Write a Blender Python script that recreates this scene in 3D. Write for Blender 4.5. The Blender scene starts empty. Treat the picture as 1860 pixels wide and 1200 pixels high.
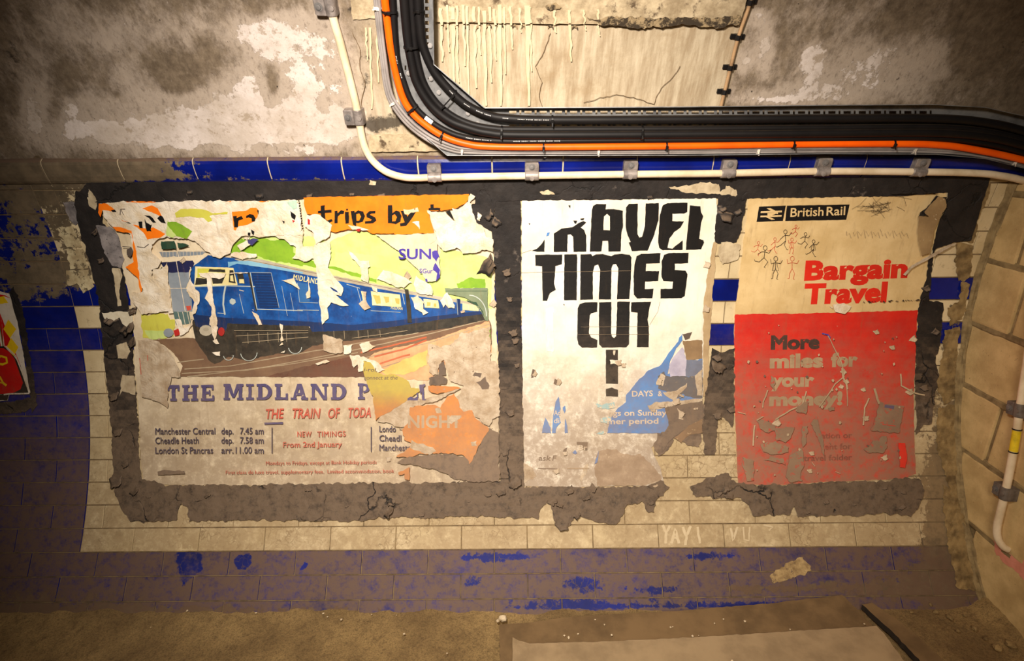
import bpy, bmesh, math, random
import numpy as np
from mathutils import Vector, Matrix, noise
from mathutils.geometry import delaunay_2d_cdt

random.seed(7)
SC = bpy.context.scene
COL = SC.collection

# ------------------------------------------------------------------ camera, light, exposure
F, PITCH, ROLL, CAMH = 1000.0, math.atan(0.35), -0.0075, 1.497
cam_d = bpy.data.cameras.new('camera'); cam = bpy.data.objects.new('camera', cam_d); COL.objects.link(cam)
cam_d.sensor_width = 36.0; cam_d.lens = F * 36.0 / 1860.0; cam_d.clip_start = 0.02
RM = Matrix.Rotation(math.pi / 2 - PITCH, 3, 'X') @ Matrix.Rotation(ROLL, 3, 'Z')
cam.matrix_world = Matrix.Translation((0, 0, CAMH)) @ RM.to_4x4()
SC.camera = cam
SC.view_settings.view_transform = 'Standard'; SC.view_settings.look = 'None'
SC.view_settings.gamma = 1.0; SC.view_settings.use_curve_mapping = False
SC.view_settings.exposure = 0.0
W = bpy.data.worlds.new('tunnel_air'); SC.world = W; W.use_nodes = True
W.node_tree.nodes['Background'].inputs[0].default_value = (1.0, 0.78, 0.55, 1)
W.node_tree.nodes['Background'].inputs[1].default_value = 0.015


def spot(name, loc, aim, power, size, cone, blend, col):
    d = bpy.data.lights.new(name, 'SPOT'); o = bpy.data.objects.new(name, d); COL.objects.link(o)
    d.energy = power; d.shadow_soft_size = size; d.spot_size = math.radians(cone); d.spot_blend = blend; d.color = col
    o.location = loc; o.rotation_euler = (Vector(aim) - Vector(loc)).to_track_quat('-Z', 'Y').to_euler()
    return o


spot('work_lamp', (-0.22, 0.20, 1.94), (-0.10, 1.75, 1.08), 262, 0.07, 104, 1.0, (1.0, 0.90, 0.79))
spot('fill_spot', (0.05, -0.55, 2.0), (0.40, 1.5, 0.28), 124, 0.25, 94, 1.0, (1.0, 0.80, 0.58))  # weaker fill, added to lift the block wall, lower tiles and floor

# ------------------------------------------------------------------ geometry of the place: a round tunnel, 1.6 m radius
YC, ZC, R = 0.218, 1.032, 1.6
XR = 1.585                     # block wall that closes the passage on the right
RMn = np.array(RM)


def rays(p):
    p = np.atleast_2d(np.asarray(p, float))
    l = np.c_[(p[:, 0] - 930) / F, -(p[:, 1] - 600) / F, -np.ones(len(p))]
    return l @ RMn.T


def wp(p, d=0.0):
    """points of the vault, d metres in front of its surface, seen at the given photo positions"""
    r = rays(p); d = np.broadcast_to(d, (len(r),))
    a = r[:, 1] ** 2 + r[:, 2] ** 2
    oy, oz = -YC, CAMH - ZC
    b = r[:, 1] * oy + r[:, 2] * oz
    c = oy * oy + oz * oz - (R - d) ** 2
    t = (-b + np.sqrt(np.maximum(b * b - a * c, 0))) / a
    return r * t[:, None] + np.array([0, 0, CAMH])


def w1(x, y, d=0.0): return Vector(wp([(x, y)], d)[0])


def rp(p, d=0.0):
    """points on the block wall"""
    r = rays(p); t = (XR - np.broadcast_to(d, (len(r),))) / r[:, 0]
    return r * t[:, None] + np.array([0, 0, CAMH])


def fp(p, z=0.0):
    """points on the floor (height z)"""
    r = rays(p); t = (np.broadcast_to(z, (len(r),)) - CAMH) / r[:, 2]
    return r * t[:, None] + np.array([0, 0, CAMH])


def proj(P):
    q = (np.asarray(P, float) - np.array([0, 0, CAMH])) @ RMn
    return np.c_[930 + F * q[:, 0] / -q[:, 2], 600 - F * q[:, 1] / -q[:, 2]]


def th(y, x=930):
    p = wp([(x, y)])[0]; return math.atan2(p[2] - ZC, p[1] - YC)


def cyl(x, t, d=0.0): return Vector((x, YC + (R - d) * math.cos(t), ZC + (R - d) * math.sin(t)))


FR = dict(A=(170, 340, 4.8), B=(540, 340, 4.8), C=(230, 580, 4), D=(560, 580, 4), E=(930, 340, 4), F=(930, 600, 4), G=(1320, 340, 4),
          H=(1320, 580, 3.75), I=(0, 280, 5), J=(130, 480, 5.455), K=(150, 680, 4.283), L=(1560, 180, 5), N=(1640, 330, 3.87), O=(1280, 330, 3.6364),
          Q=(880, 1040, 4.4286), P=(0, 0, 1), a=(0, 0, 3), b=(620, 0, 3), c=(1240, 0, 3), d=(0, 400, 3), e=(620, 400, 3), f=(1240, 400, 3),
          g=(0, 800, 3), h=(620, 800, 3), k=(1240, 800, 3))


def Z(s):
    """'A 10,20 30,40' -> photo positions of a traced outline"""
    t = s.split(); x0, y0, k = FR[t[0]]
    return [(x0 + float(a.split(',')[0]) / k, y0 + float(a.split(',')[1]) / k) for a in t[1:]]


# ------------------------------------------------------------------ materials
def lin(c): return tuple(((v / 255) / 12.92 if v / 255 <= .04045 else ((v / 255 + .055) / 1.055) ** 2.4) for v in c) + (1.0,)


class NT:
    def __init__(s, name):
        s.m = bpy.data.materials.new(name); s.m.use_nodes = True; s.t = s.m.node_tree
        s.b = s.t.nodes['Principled BSDF']; s.pos = s.t.nodes.new('ShaderNodeNewGeometry')

    def put(s, sock, v):
        if isinstance(v, bpy.types.NodeSocket): s.t.links.new(v, sock)
        else: sock.default_value = v

    def noise(s, scale, detail=6, rough=.6, stretch=None, dist=0.0, off=0.0):
        v = s.pos.outputs['Position']
        if stretch or off:
            mp = s.t.nodes.new('ShaderNodeMapping'); s.t.links.new(v, mp.inputs[0]); v = mp.outputs[0]
            mp.inputs['Scale'].default_value = stretch or (1, 1, 1); mp.inputs['Location'].default_value = (off, off * .7, off * 1.3)
        n = s.t.nodes.new('ShaderNodeTexNoise'); n.inputs['Scale'].default_value = scale; n.inputs['Detail'].default_value = detail
        n.inputs['Roughness'].default_value = rough; n.inputs['Distortion'].default_value = dist
        s.t.links.new(v, n.inputs['Vector']); return n.outputs['Fac']

    def vor(s, scale, feat='DISTANCE_TO_EDGE', warp=None):
        n = s.t.nodes.new('ShaderNodeTexVoronoi'); n.feature = feat; n.inputs['Scale'].default_value = scale
        v = s.pos.outputs['Position']
        if warp:
            nn = s.t.nodes.new('ShaderNodeTexNoise'); nn.inputs['Scale'].default_value = warp[0]; nn.inputs['Detail'].default_value = 5
            s.t.links.new(v, nn.inputs['Vector'])
            m = s.t.nodes.new('ShaderNodeVectorMath'); m.operation = 'MULTIPLY_ADD'; m.inputs[1].default_value = (warp[1],) * 3
            s.t.links.new(nn.outputs['Color'], m.inputs[0]); s.t.links.new(v, m.inputs[2]); v = m.outputs[0]
        s.t.links.new(v, n.inputs['Vector']); return n.outputs['Distance']

    def ramp(s, f, lo, hi):
        n = s.t.nodes.new('ShaderNodeMapRange'); n.interpolation_type = 'SMOOTHSTEP'
        s.put(n.inputs['Value'], f); n.inputs['From Min'].default_value = lo; n.inputs['From Max'].default_value = hi
        return n.outputs['Result']

    def math(s, op, a, b=0.0):
        n = s.t.nodes.new('ShaderNodeMath'); n.operation = op; s.put(n.inputs[0], a); s.put(n.inputs[1], b); return n.outputs[0]

    def mix(s, f, a, b, mode='MIX'):
        n = s.t.nodes.new('ShaderNodeMix'); n.data_type = 'RGBA'; n.blend_type = mode
        s.put(n.inputs[0], f)
        for k, v in ((6, a), (7, b)):
            s.put(n.inputs[k], lin(v) if isinstance(v, tuple) and len(v) == 3 else v)
        return n.outputs[2]

    def nz(s):
        n = s.t.nodes.new('ShaderNodeSeparateXYZ'); s.t.links.new(s.pos.outputs['Normal'], n.inputs[0]); return n.outputs['Z']

    def attr(s, name):
        n = s.t.nodes.new('ShaderNodeAttribute'); n.attribute_name = name; return n.outputs['Fac']

    def dust(s, c, amt, col=(128, 108, 84), lo=.06, hi=.42):
        """settled dust lies on whatever faces upwards"""
        f = s.math('ADD', s.nz(), s.math('MULTIPLY', s.math('SUBTRACT', s.noise(9, 8, .7), .5), .35))
        f = s.math('MULTIPLY', s.ramp(f, lo, hi), amt)
        f = s.math('MULTIPLY', f, s.ramp(s.noise(34, 10, .78), .22, .56))
        return s.mix(f, c, col)

    def fin(s, c, rough=.6, bump=None, strength=.3, dist=.003, metal=0.0, spec=.4):
        s.put(s.b.inputs['Base Color'], c if isinstance(c, bpy.types.NodeSocket) else lin(c)); s.put(s.b.inputs['Roughness'], rough)
        s.b.inputs['Metallic'].default_value = metal; s.b.inputs['Specular IOR Level'].default_value = spec
        if bump is not None:
            n = s.t.nodes.new('ShaderNodeBump'); n.inputs['Strength'].default_value = strength; n.inputs['Distance'].default_value = dist
            s.put(n.inputs['Height'], bump); s.t.links.new(n.outputs[0], s.b.inputs['Normal'])
        return s.m


PAPER = {}


def paper(name, c, c2=None, dust=.55, chip=None, chipcol=(222, 205, 175), rough=.55, mott=9, chips=70, stain=.35, crumple=.25):
    """printed or bare poster paper: mottled, stained, with flecks where the print has come off, dusty where it leans back"""
    if name in PAPER: return PAPER[name]
    n = NT(name)
    col = n.mix(n.ramp(n.noise(mott, 7, .65), .32, .68), c, c2 or tuple(int(v * .86) for v in c))
    col = n.mix(n.math('MULTIPLY', n.ramp(n.noise(38, 6, .7, stretch=(1.6, .25, .25), off=3), .52, .78), stain), col, (120, 92, 60))
    if chip is not None:
        col = n.mix(n.ramp(n.noise(chips, 8, .72, off=5), chip, chip + .025), col, chipcol)
    if dust: col = n.dust(col, min(1, dust * 1.35), (138, 116, 94), .02, .4)
    PAPER[name] = n.fin(col, rough, n.noise(45 if crumple < .3 else 24, 8, .66, dist=0 if crumple < .3 else 1.2), crumple, .0015 if crumple < .3 else .006)
    return PAPER[name]


def simple(name, c, rough=.5, metal=0.0, c2=None, sc=30, bump=.15, spec=.4, dust=0):
    n = NT(name); col = n.mix(n.ramp(n.noise(sc, 6), .35, .7), c, c2 or tuple(int(v * .8) for v in c))
    if dust: col = n.dust(col, dust, lo=.5, hi=.95)
    return n.fin(col, rough, n.noise(sc * 2, 6), bump, .001, metal, spec)


def tile_mat(name, c, c2, grime, gcol, dust, rough=.22, dcol=(118, 98, 80)):
    n = NT(name)
    col = n.mix(n.ramp(n.noise(5, 6), .3, .7), c, c2)
    g = n.math('ADD', n.attr('soil'), n.math('MULTIPLY', n.math('SUBTRACT', n.noise(26, 12, .72), .5), 1.5))
    gm = n.ramp(g, .42, .5)
    ckl = n.math('SUBTRACT', 1.0, n.ramp(n.vor(34, warp=(30, .05)), .0, .06)); ckl = n.math('MULTIPLY', n.math('MULTIPLY', ckl, n.ramp(n.noise(8, 5, .6, off=3), .48, .62)), n.ramp(n.nz(), .1, .4)); col = n.mix(n.math('MULTIPLY', ckl, .75), col, (92, 72, 46))
    gc = n.mix(n.ramp(n.noise(18, 9, .7), .3, .7), gcol, tuple(int(v * .72) for v in gcol))
    fine = n.ramp(n.noise(42, 12, .8, off=2), grime, grime + .16)
    col = n.mix(n.math('MULTIPLY', fine, .7), col, (96, 76, 52))
    col = n.mix(gm, col, gc)
    col = n.mix(n.math('MULTIPLY', n.ramp(n.noise(13, 10, .75, off=7), .5, .72), n.math('MULTIPLY', n.ramp(n.nz(), .05, .4), .6)), col, (112, 90, 60))
    cl = n.math('SUBTRACT', 1.0, n.ramp(n.math('ADD', n.math('MULTIPLY', n.attr('soil'), -1.0), n.math('MULTIPLY', n.math('SUBTRACT', n.noise(22, 11, .72, off=15), .5), 1.2)), .3, .38)); dust = n.math('MULTIPLY', cl, dust)
    col = n.dust(col, n.math('MULTIPLY', n.ramp(n.noise(6, 8, .68, off=11), .26, .46), dust), dcol, .05, .5)
    ro = n.math('ADD', n.math('MULTIPLY', gm, .5), n.math('ADD', rough, n.math('MULTIPLY', n.ramp(n.nz(), .1, .45), .45)))
    h = n.math('ADD', n.math('MULTIPLY', gm, 1.0), n.math('MULTIPLY', n.noise(60, 6), .35))
    return n.fin(col, ro, h, .35, .002)


M = {}
M['blue_tile'] = tile_mat('blue_glazed_tile', (11, 28, 124), (9, 18, 86), .64, (118, 102, 80), .92, dcol=(104, 82, 66))
M['cream_tile'] = tile_mat('cream_glazed_tile', (222, 204, 166), (196, 176, 136), .54, (112, 96, 74), .72, dcol=(150, 126, 92))
M['grout'] = simple('tile_grout', (128, 108, 78), .9, c2=(88, 72, 52))
n = NT('black_bitumen_mastic')
cr = n.vor(7, warp=(9, .12)); ck = n.math('SUBTRACT', 1.0, n.ramp(cr, .004, .02))
ck = n.math('MULTIPLY', ck, n.ramp(n.noise(6, 3, off=9), .48, .6))
col = n.mix(n.ramp(n.noise(14, 9, .7), .3, .72), (22, 18, 17), (42, 36, 33))
col = n.mix(n.math('MULTIPLY', n.ramp(n.noise(7, 8, .7, off=4), .62, .68), .5), col, (120, 108, 98))
col = n.dust(col, .7, (122, 102, 82), .04, .42); col = n.mix(ck, col, (14, 11, 10))
M['mastic'] = n.fin(col, .72, n.math('SUBTRACT', n.noise(30, 9, .7), n.math('MULTIPLY', ck, 1.2)), .5, .005)

n = NT('vault_concrete')
big = n.noise(5, 10, .66); fin_ = n.noise(34, 10, .72)
p = n.math('ADD', n.attr('paint'), n.math('MULTIPLY', n.math('SUBTRACT', n.noise(11, 12, .7), .5), 1.7))
pm = n.ramp(p, .49, .53)
bare = n.mix(n.ramp(fin_, .3, .72), (132, 116, 96), (92, 78, 62))
bare = n.mix(n.math('MULTIPLY', n.ramp(n.noise(16, 8, .7, stretch=(1.5, .4, .4), dist=1), .5, .75), .5), bare, (62, 50, 38))
pnt = n.mix(n.ramp(big, .35, .65), (214, 202, 194), (186, 172, 158))
pnt = n.mix(n.math('MULTIPLY', n.ramp(n.noise(50, 10, .8), .5, .66), .45), pnt, (128, 108, 84)); pnt = n.mix(n.math('MULTIPLY', n.ramp(n.noise(17, 11, .75, off=12), .56, .6), .7), pnt, (150, 132, 110))
pan = n.mix(n.ramp(n.noise(24, 8, .7, stretch=(2.2, .3, .3)), .25, .75), (194, 180, 154), (148, 128, 100))
thin = n.math('MULTIPLY', n.ramp(n.math('ADD', n.attr('paint'), n.math('MULTIPLY', n.math('SUBTRACT', n.noise(9, 12, .76, stretch=(1, 1, .6), off=1), .5), 1.5)), .0, .36), .62)
bare = n.mix(thin, bare, (196, 180, 164))
bare = n.mix(n.math('MULTIPLY', n.ramp(n.noise(95, 8, .8, stretch=(1, .5, .5)), .5, .66), .55), bare, (86, 72, 58))
bare = n.mix(n.ramp(n.noise(60, 5, .6, off=8), .69, .73), bare, (44, 36, 28))
bare = n.mix(n.math('MULTIPLY', n.ramp(n.noise(26, 9, .8, stretch=(4, .6, .6), dist=2.5, off=2), .6, .68), .5), bare, (206, 192, 176))
col = n.mix(pm, bare, pnt); pan = n.mix(n.math('MULTIPLY', n.ramp(n.noise(9, 10, .7, off=4), .5, .75), .6), pan, (140, 116, 82)); col = n.mix(n.attr('panel'), col, pan)
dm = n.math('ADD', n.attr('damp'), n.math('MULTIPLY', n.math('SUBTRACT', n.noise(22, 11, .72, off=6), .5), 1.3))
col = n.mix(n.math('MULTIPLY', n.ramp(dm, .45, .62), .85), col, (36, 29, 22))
M['concrete'] = n.fin(col, .85, n.math('ADD', n.math('MULTIPLY', pm, .5), fin_), .5, .004)

n = NT('limescale'); M['lime'] = n.fin(n.mix(n.noise(40, 6), (216, 200, 168), (188, 166, 128)), .6, n.noise(60), .3, .002)
n = NT('ledge_concrete')
col = n.mix(n.ramp(n.noise(20, 9, .7), .3, .7), (196, 178, 146), (140, 122, 94))
col = n.mix(n.ramp(n.noise(16, 10, .7, off=2), .56, .66), col, (84, 68, 50))
M['ledge'] = n.fin(col, .85, n.noise(36, 9, .7), .5, .004)
n = NT('block_wall')
col = n.mix(n.ramp(n.noise(13, 8, .65), .3, .7), (214, 186, 132), (184, 156, 106))
col = n.mix(n.ramp(n.noise(120, 4, .6), .66, .74), col, (104, 82, 54))
col = n.mix(n.math('MULTIPLY', n.ramp(n.noise(30, 6, .6, stretch=(.3, 3, 1)), .68, .72), .5), col, (206, 186, 146))
M['block'] = n.fin(col, .85, n.noise(80, 8, .7), .35, .003)
M['mortar'] = simple('block_mortar', (150, 130, 92), .9, c2=(112, 94, 64), bump=.4)
n = NT('floor_dirt')
col = n.mix(n.ramp(n.noise(4, 9, .65), .3, .7), (168, 140, 92), (126, 102, 66))
col = n.mix(n.math('MULTIPLY', n.ramp(n.noise(44, 10, .78), .45, .7), .6), col, (84, 64, 42))
col = n.mix(n.ramp(n.noise(150, 3, .6, off=8), .73, .76), col, (196, 176, 140))
col = n.mix(n.math('MULTIPLY', n.ramp(n.noise(210, 6, .8, off=3), .46, .62), .55), col, (70, 54, 34)); col = n.mix(n.ramp(n.noise(60, 8, .75, off=13), .66, .7), col, (58, 44, 28))
M['floor'] = n.fin(col, .95, n.noise(40, 12, .75), .8, .012)
M['rubble'] = simple('crumbled_plaster', (150, 126, 84), .95, c2=(96, 78, 50), sc=22, bump=.7)
M['board'] = simple('dusty_brown_board', (122, 98, 66), .85, c2=(96, 76, 50), sc=9, bump=.3)
M['felt'] = simple('dusty_grey_sheet', (160, 138, 106), .9, c2=(136, 116, 88), sc=10, bump=.4)
n = NT('black_mould_and_dark_arcs'); M['mould_and_arcs'] = n.fin(n.mix(n.ramp(n.noise(28, 10, .78), .46, .56), (52, 42, 30), (150, 130, 98)), .9, n.noise(50, 6), .3, .003)
M['crack'] = simple('hairline_crack', (104, 82, 56), .9)
M['edge'] = simple('dark_sheet_edge', (44, 34, 24), .9)
M['orange_pvc'] = simple('orange_cable_jacket', (255, 100, 4), .42, c2=(246, 86, 2), sc=12)
M['black_pvc'] = simple('black_cable_jacket', (20, 17, 17), .55, c2=(13, 11, 12), sc=14, dust=.12, spec=.28)
M['grey_pvc'] = simple('grey_cable_jacket', (150, 142, 138), .5, c2=(128, 120, 116), sc=14)
M['tie_black'] = simple('black_nylon', (18, 16, 16), .45)
M['tie_white'] = simple('white_nylon', (232, 220, 204), .45)
M['galv'] = simple('galvanised_steel', (150, 150, 150), .5, .55, c2=(112, 112, 114), sc=26)
M['cast'] = simple('cast_grey_saddle', (158, 148, 142), .5, .35, c2=(112, 104, 100), sc=40)
M['bolt'] = simple('zinc_bolt', (128, 124, 122), .6, .3)
M['dark_cast'] = simple('dark_grey_saddle', (120, 110, 102), .6, .2, c2=(88, 80, 74), sc=40)
M['conduit'] = simple('cream_painted_conduit', (232, 214, 184), .42, c2=(206, 186, 152), sc=18)
M['print_white'] = simple('white_cable_print', (226, 222, 218), .6)
M['yellow'] = simple('yellow_label', (236, 206, 40), .5)
M['chip_stone'] = simple('pale_stone_chip', (214, 196, 166), .85, c2=(176, 156, 126), bump=.5)
M['pink'] = simple('pink_paint', (226, 150, 130), .8, c2=(204, 132, 108), sc=16)


# ------------------------------------------------------------------ mesh helpers
def ragged(pts, amp, step=5.0, seed=0.0, closed=True):
    out = []; n_ = len(pts)
    for i in range(n_ if closed else n_ - 1):
        a = np.array(pts[i], float); b = np.array(pts[(i + 1) % n_], float)
        L = np.hypot(*(b - a)); k = max(1, int(L / step)); nrm = np.array([-(b - a)[1], (b - a)[0]]) / max(L, 1e-6)
        for j in range(k):
            q = a + (b - a) * j / k
            if amp:
                v = Vector((q[0] * .09 + seed, q[1] * .09, seed * 3.1)); w_ = Vector((q[0] * .31, q[1] * .31 + seed, 4.7))
                q = q + nrm * amp * (noise.noise(v) * 1.3 + noise.noise(w_) * .9)
            out.append((q[0], q[1]))
    if not closed: out.append(tuple(pts[-1]))
    return out


def tess(loops, grid=14.0):
    V, E_ = [], []
    for lp in loops:
        s0 = len(V); V += [Vector(p) for p in lp]; m = len(lp); E_ += [(s0 + i, s0 + (i + 1) % m) for i in range(m)]
    P_ = np.array([p for lp in loops for p in lp]); lo, hi = P_.min(0), P_.max(0)

    def inside(Q):
        c = np.zeros(len(Q), bool)
        for lp in loops:
            a = np.array(lp); b = np.roll(a, -1, 0)
            for (x1, y1), (x2, y2) in zip(a, b):
                if y1 == y2: continue
                m = ((y1 > Q[:, 1]) != (y2 > Q[:, 1])) & (Q[:, 0] < (x2 - x1) * (Q[:, 1] - y1) / (y2 - y1) + x1); c ^= m
        return c
    gx = np.arange(math.floor(lo[0] / grid) * grid, hi[0], grid); gy = np.arange(math.floor(lo[1] / grid) * grid, hi[1], grid)
    if len(gx) and len(gy):
        G_ = np.array(np.meshgrid(gx, gy)).reshape(2, -1).T; G_ = G_ + np.c_[np.where((G_[:, 1] / grid) % 2 > .9, grid / 2, 0), np.zeros(len(G_))]
        G_ = G_[inside(G_)]; V += [Vector(p) for p in G_]
    v2, e2, f2, *_ = delaunay_2d_cdt(V, E_, [], 0, 1e-4)
    A_ = np.array([tuple(v) for v in v2]); T_ = np.array([f for f in f2 if len(f) == 3])
    if not len(T_): return A_, []
    return A_, T_[inside(A_[T_].mean(1))].tolist()


class MB:
    def __init__(s): s.v, s.f, s.m, s.mats, s.lay = [], [], [], [], 0; s.attr = {}

    def mi(s, mat):
        if mat not in s.mats: s.mats.append(mat)
        return s.mats.index(mat)

    def add(s, verts, faces, mat):
        o = len(s.v); s.v += [tuple(v) for v in verts]; s.f += [tuple(i + o for i in f) for f in faces]; s.m += [s.mi(mat)] * len(faces); return o

    def sheet(s, loops, mat, off=0.0, skirt=None, fn=wp, grid=14.0, bumpy=0.0, bs=.05):
        A_, T_ = tess(loops, grid)
        if not T_: return
        d = np.full(len(A_), off)
        if bumpy: d = d + np.array([bumpy * noise.fractal(Vector((x * bs, y * bs, off * 50)), .8, 2.1, 5) for x, y in A_])
        P3 = fn(A_, d)
        # face the room
        T2 = []
        for t in T_:
            a, b, c = A_[t[0]], A_[t[1]], A_[t[2]]
            T2.append(t if (b[0] - a[0]) * (c[1] - a[1]) - (b[1] - a[1]) * (c[0] - a[0]) < 0 else t[::-1])
        s.add(P3, T2, mat)
        if skirt is not None:
            cnt = {}
            for t in T2:
                for i in range(3):
                    e = (t[i], t[(i + 1) % 3]); cnt[e] = 1
            be = [e for e in cnt if (e[1], e[0]) not in cnt]
            ids = sorted({i for e in be for i in e}); mp = {i: k for k, i in enumerate(ids)}
            top = P3[ids]; bot = fn(A_[ids], np.full(len(ids), skirt)); n_ = len(ids)
            s.add(np.r_[top, bot], [(mp[b], mp[a], mp[a] + n_, mp[b] + n_) for a, b in be], mat)

    def build(s, name, parent=None, smooth=False):
        me = bpy.data.meshes.new(name); me.from_pydata(s.v, [], s.f); [me.materials.append(m) for m in s.mats]
        me.polygons.foreach_set('material_index', s.m)
        if smooth: me.polygons.foreach_set('use_smooth', [True] * len(s.f))
        for k, a in s.attr.items():
            at = me.attributes.new(k, 'FLOAT', 'POINT'); at.data.foreach_set('value', np.asarray(a, np.float32))
        me.update(); o = bpy.data.objects.new(name, me); COL.objects.link(o)
        if parent is not None: o.parent = parent; o.matrix_parent_inverse = Matrix.Translation(-parent.location)
        return o


def tag(o, label, cat, group=None):
    o['label'] = label; o['category'] = cat
    if group: o['group'] = group
    return o


def struct(o): o['kind'] = 'structure'; return o


def thing(name, loc, label, cat, group=None):
    o = bpy.data.objects.new(name, None); COL.objects.link(o); o.location = loc; o.empty_display_size = .05
    return tag(o, label, cat, group)


def local(mb, root):
    l = root.location; mb.v = [(a - l.x, b - l.y, c - l.z) for a, b, c in mb.v]; return mb


def blobs(px, L):
    out = np.zeros(len(px))
    for cx, cy, rx, ry, a in L: out += a * np.exp(-((px[:, 0] - cx) / rx) ** 2 - ((px[:, 1] - cy) / ry) ** 2)
    return out


def catmull(P_, n_=8):
    P_ = [np.array(p, float) for p in P_]; P_ = [2 * P_[0] - P_[1]] + P_ + [2 * P_[-1] - P_[-2]]; out = []
    for i in range(1, len(P_) - 2):
        a, b, c, d = P_[i - 1:i + 3]
        for j in range(n_):
            t = j / n_; out.append(.5 * (2 * b + (c - a) * t + (2 * a - 5 * b + 4 * c - d) * t * t + (3 * b - a - 3 * c + d) * t ** 3))
    out.append(P_[-2]); return np.array(out)


def tube(mb, P_, r, mat, seg=12, caps=True):
    P_ = [Vector(p) for p in P_]; n_ = len(P_); rs = r if hasattr(r, '__len__') else [r] * n_
    T_ = [(P_[min(i + 1, n_ - 1)] - P_[max(i - 1, 0)]).normalized() for i in range(n_)]
    u = T_[0].orthogonal().normalized(); V, F_ = [], []
    for i in range(n_):
        u = (u - T_[i] * u.dot(T_[i])).normalized(); w_ = T_[i].cross(u)
        for k in range(seg):
            a = 2 * math.pi * k / seg; V.append(P_[i] + (u * math.cos(a) + w_ * math.sin(a)) * rs[i])
    for i in range(n_ - 1):
        for k in range(seg):
            k2 = (k + 1) % seg; F_.append((i * seg + k, i * seg + k2, (i + 1) * seg + k2, (i + 1) * seg + k))
    if caps: F_ += [tuple(range(seg))[::-1], tuple(range((n_ - 1) * seg, n_ * seg))]
    mb.add(V, F_, mat)


def box(mb, c, ax, half, mat, bev=0.0):
    """bevelled box: centre, three axes, half sizes"""
    bm = bmesh.new(); bmesh.ops.create_cube(bm, size=2)
    for v in bm.verts: v.co = Vector((v.co.x * half[0], v.co.y * half[1], v.co.z * half[2]))
    if bev: bmesh.ops.bevel(bm, geom=bm.edges[:], offset=bev, segments=2, affect='EDGES', profile=.7)
    bm.verts.ensure_lookup_table(); c = Vector(c)
    mb.add([c + ax[0] * v.co.x + ax[1] * v.co.y + ax[2] * v.co.z for v in bm.verts], [[v.index for v in f.verts] for f in bm.faces], mat); bm.free()


def line_poly(pts, w_):
    """outline of a stroke of width w_ along pts"""
    P_ = np.array(pts, float); t = np.gradient(P_, axis=0); t /= np.maximum(np.hypot(t[:, 0], t[:, 1]), 1e-6)[:, None]; n_ = np.c_[-t[:, 1], t[:, 0]]
    ws = (np.array(w_) if hasattr(w_, '__len__') else np.full(len(P_), w_)) / 2
    return [tuple(p) for p in P_ + n_ * ws[:, None]] + [tuple(p) for p in (P_ - n_ * ws[:, None])[::-1]]


_font_cache = {}


def text_loops(s, bold=0.0, track=1.0):
    key = (s, bold, track)
    if key in _font_cache: return _font_cache[key]
    cu = bpy.data.curves.new('lettering', 'FONT'); cu.body = s; cu.size = 1; cu.fill_mode = 'NONE'; cu.space_character = track; cu.resolution_u = 3
    o = bpy.data.objects.new('lettering', cu); COL.objects.link(o)
    dg = bpy.context.evaluated_depsgraph_get(); ev = o.evaluated_get(dg); me = ev.to_mesh()
    co = [v.co.copy() for v in me.vertices]; nb = {}
    for e in me.edges:
        a, b = e.vertices; nb.setdefault(a, []).append(b); nb.setdefault(b, []).append(a)
    seen, loops = set(), []
    for v0 in nb:
        if v0 in seen: continue
        lp, v, pv = [], v0, None
        while v not in seen:
            seen.add(v); lp.append((co[v].x, co[v].y)); nx = [q for q in nb[v] if q != pv and q not in seen]; pv = v
            if not nx: break
            v = nx[0]
        if len(lp) > 2: loops.append(lp)
    if bold:
        out = []
        for lp in loops:
            a = np.array(lp); keep = np.hypot(*(a - np.roll(a, 1, 0)).T) > 1e-5; a = a[keep]
            if len(a) < 3: continue
            e = np.roll(a, -1, 0) - a; e /= np.hypot(e[:, 0], e[:, 1])[:, None]; en = np.c_[e[:, 1], -e[:, 0]]; pn = np.roll(en, 1, 0); m = en + pn; m /= np.maximum((m * m).sum(1) / 2, .35)[:, None]
            out.append((a, m))
        # outlines and counters run opposite ways; push along the outline's own outward side
        big = max(out, key=lambda q: np.ptp(q[0][:, 0]) * np.ptp(q[0][:, 1]))[0]
        sg = 1 if (big[:, 0] * np.roll(big[:, 1], -1) - np.roll(big[:, 0], -1) * big[:, 1]).sum() > 0 else -1
        loops = [[tuple(p) for p in a + m * bold * sg] for a, m in out]
    ev.to_mesh_clear(); bpy.data.objects.remove(o); bpy.data.curves.remove(cu)
    _font_cache[key] = loops; return loops


CAP = None


def text(mb, s, a, b, cap, mat, off, bold=.02, shear=0.0, track=1.0, amp=0.0, fn=wp):
    """lettering s from baseline start a to baseline end b (photo positions), capital height cap"""
    global CAP
    if CAP is None: CAP = max(p[1] for l in text_loops('H') for p in l)
    L = text_loops(s, bold, track); xs = [p[0] for l in L for p in l]; x0, x1 = min(xs), max(xs)
    a = np.array(a, float); b = np.array(b, float); u = (b - a) / (x1 - x0); d = (b - a) / np.hypot(*(b - a)); n_ = np.array([d[1], -d[0]])
    out = []
    for l in L:
        q = [tuple(a + u * (x - x0) + n_ * (y / CAP * cap) + d * (shear * y / CAP * cap)) for x, y in l]
        out.append(ragged(q, amp, 4.0, seed=a[0]))
    # letters are tessellated one by one so that counters stay open
    mb.sheet(out, mat, off, grid=12, fn=fn)

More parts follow.
